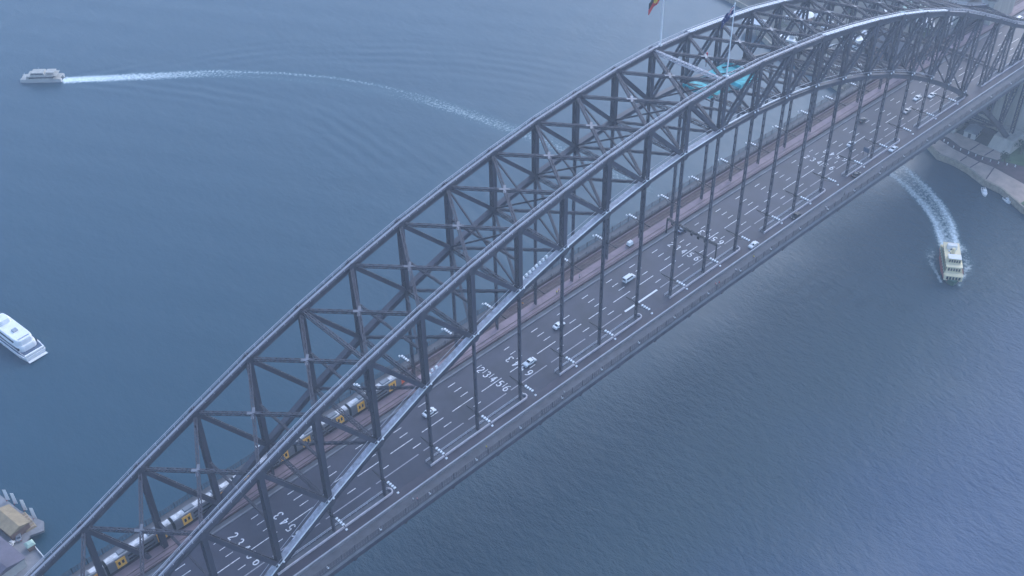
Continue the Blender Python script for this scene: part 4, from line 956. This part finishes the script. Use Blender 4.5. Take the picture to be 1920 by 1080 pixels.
for x in (-3.6, 3.4):
    for s_ in (-1, 1): MB().cyl((x, s_*1.0, .5), (x, s_*1.28, .5), .5, .5, 12).build('wheel', 'black', t)
for k, (x, y) in enumerate([(231.1, 8.9), (230.1, 6.2), (228.9, 2.4), (229.1, -1.3), (229.1, -5.6), (229.3, -9.3), (228.9, -13.1), (229.9, -16.8), (230.8, -20.5), (232.4, -24.1), (233.8, -27.6)]):
    t = thing('bollard', '%s white bollard from the bridge along the dark shore road' % ORD[k+1], 'bollard', (x-.6, y, 2.98), 0, 'white bollards on the shore road')
    MB().cyl((0, 0, 0), (0, 0, .95), .28, .24, 8).build('post', 'white', t); MB().cyl((0, 0, .95), (0, 0, 1.15), .32, .12, 8).build('cap', 'lamp_white', t)
vehicle('van', 250, -8.5, 1, 'car_white', 'white van parked on the shore at foot of the abutment', 3.0, 0.4)
building('park_kiosk', (246, 2, 2.9), 0.1, 8, 6, 3.2, 'wall_pale', 'roof_grey', 'small grey roofed kiosk below the abutment', 1.4, 1, 3)

# ================================================================ SOUTH PIER (bottom left corner)
PIER = sheet('pier', [(-213.0, 121.5), (-211.1, 109.6), (-209.6, 104.7), (-207.4, 99), (-209.2, 95.2), (-213.6, 96.4), (-215.2, 95.1), (-215.0, 92.4), (-214.3, 87.1), (-214.7, 83.7), (-219.4, 76), (-250, 70), (-300, 90), (-300, 150), (-240, 150)], 2.6, 'concrete', th=0.9)
for k in range(7):
    MB().cyl((-212.0-0.55*k*(k > 3), 119-5.2*k, -3), (-212.0-0.55*k*(k > 3), 119-5.2*k, 1.7), .35, .35, 8).build('pile', 'bark', PIER)
t = thing('pier_shed', 'tan roofed pier shed at the bottom left corner', 'building', (-216, 104.5, 2.6), math.radians(98))
MB().box(-6, 6, -3.4, 3.4, 0, 3.2).build('wall', 'wall_brick', t); m = MB(); m.loft([[(x, -3.9, 3.22), (x, 0, 4.6), (x, 3.9, 3.22)] for x in (-6.4, 6.4)]); m.build('roof', 'roof_tan', t)
for k in range(5): MB().box(-5+k*2.2, -3.7+k*2.2, -3.45, -3.38, .9, 2.3).build('window', 'glass', t)
t = thing('pier_shed', 'mauve grey roofed long building behind the tan pier shed', 'building', (-228, 100, 2.6), math.radians(98))
MB().box(-16, 16, -6, 6, 0, 4).build('wall', 'wall_pale', t); m = MB(); m.loft([[(x, -6.5, 4.02), (x, 0, 5.6), (x, 6.5, 4.02)] for x in (-16.4, 16.4)]); m.build('roof', 'roof_mauve', t)
for k in range(8): MB().box(-14+k*3.8, -12+k*3.8, -6.05, -5.98, 1, 3).build('window', 'glass', t)
t = thing('pier_ramp', 'tan timber ramp at the pier corner below the banners', 'ramp', (-211.6, 103, 2.62))
MB().tbox(-2.4, 1.6, -4.6, 4.4, 0, .5, .3, .3).build('ramp_deck', 'roof_tan', t)
for k in range(6): MB().box(-2.0, 1.2, -4.1+k*1.5, -3.8+k*1.5, .51, .6).build('plank', 'sand', t)
for k, (x, y) in enumerate([(-212.1, 116.2), (-210.9, 112.7), (-209.8, 107.6), (-209.1, 101.9)]):
    t = thing('banner', '%s tall white banner from the left on the pier edge' % ORD[k+1], 'banner', (x-.5, y, 2.6), -0.75, 'white banners along the pier edge')
    MB().cyl((0, 0, 0), (0, 0, 6.3), .08, .06, 6).build('pole', 'dark', t); MB().tbox(.06, 1.35, -.06, .06, 1.0, 6.2, .1, .005).build('cloth', 'white', t); MB().box(-.05, .35, -.04, .04, .6, .98).build('hem', 'red', t)
t = thing('kiosk', 'small pale green roofed kiosk on the lower pier corner', 'kiosk', (-215.6, 91.0, 2.6))
MB().box(-1.2, 1.2, -1.2, 1.2, 0, 2.2).build('wall', 'wall_brick', t); MB().tbox(-1.5, 1.5, -1.5, 1.5, 2.22, 2.9, .8, .8).build('roof', 'roof_green', t)
MB().beam((-214.6, 92.2, 3.2), (-214.4, 84.0, 3.2), .2, .9).build('railing', 'white', PIER)
vehicle('car', -220.5, 96.5, 1, 'car_white', 'white car parked by the mauve roof, bottom left', 2.6, 0.6)
vehicle('car', -216.5, 98.2, 1, 'car_silver', 'silver car parked at the pier corner, bottom left', 2.6, 1.2)

# ================================================================ HAZE
hz = MB().box(-2100, 2100, -2100, 2100, -4.2, 312).mesh('haze', 'white'); hz.materials.clear()
hmx = bpy.data.materials.new('thin_haze'); hmx.use_nodes = True; t = hmx.node_tree; t.nodes.clear()
pv = t.nodes.new('ShaderNodeVolumePrincipled'); pv.inputs['Color'].default_value = (0.70, 0.83, 1.0, 1); pv.inputs['Density'].default_value = 0.00035; pv.inputs['Anisotropy'].default_value = 0.2
ou = t.nodes.new('ShaderNodeOutputMaterial'); t.links.new(pv.outputs[0], ou.inputs['Volume']); hz.materials.append(hmx)
place(hz, 'haze', kind='stuff')
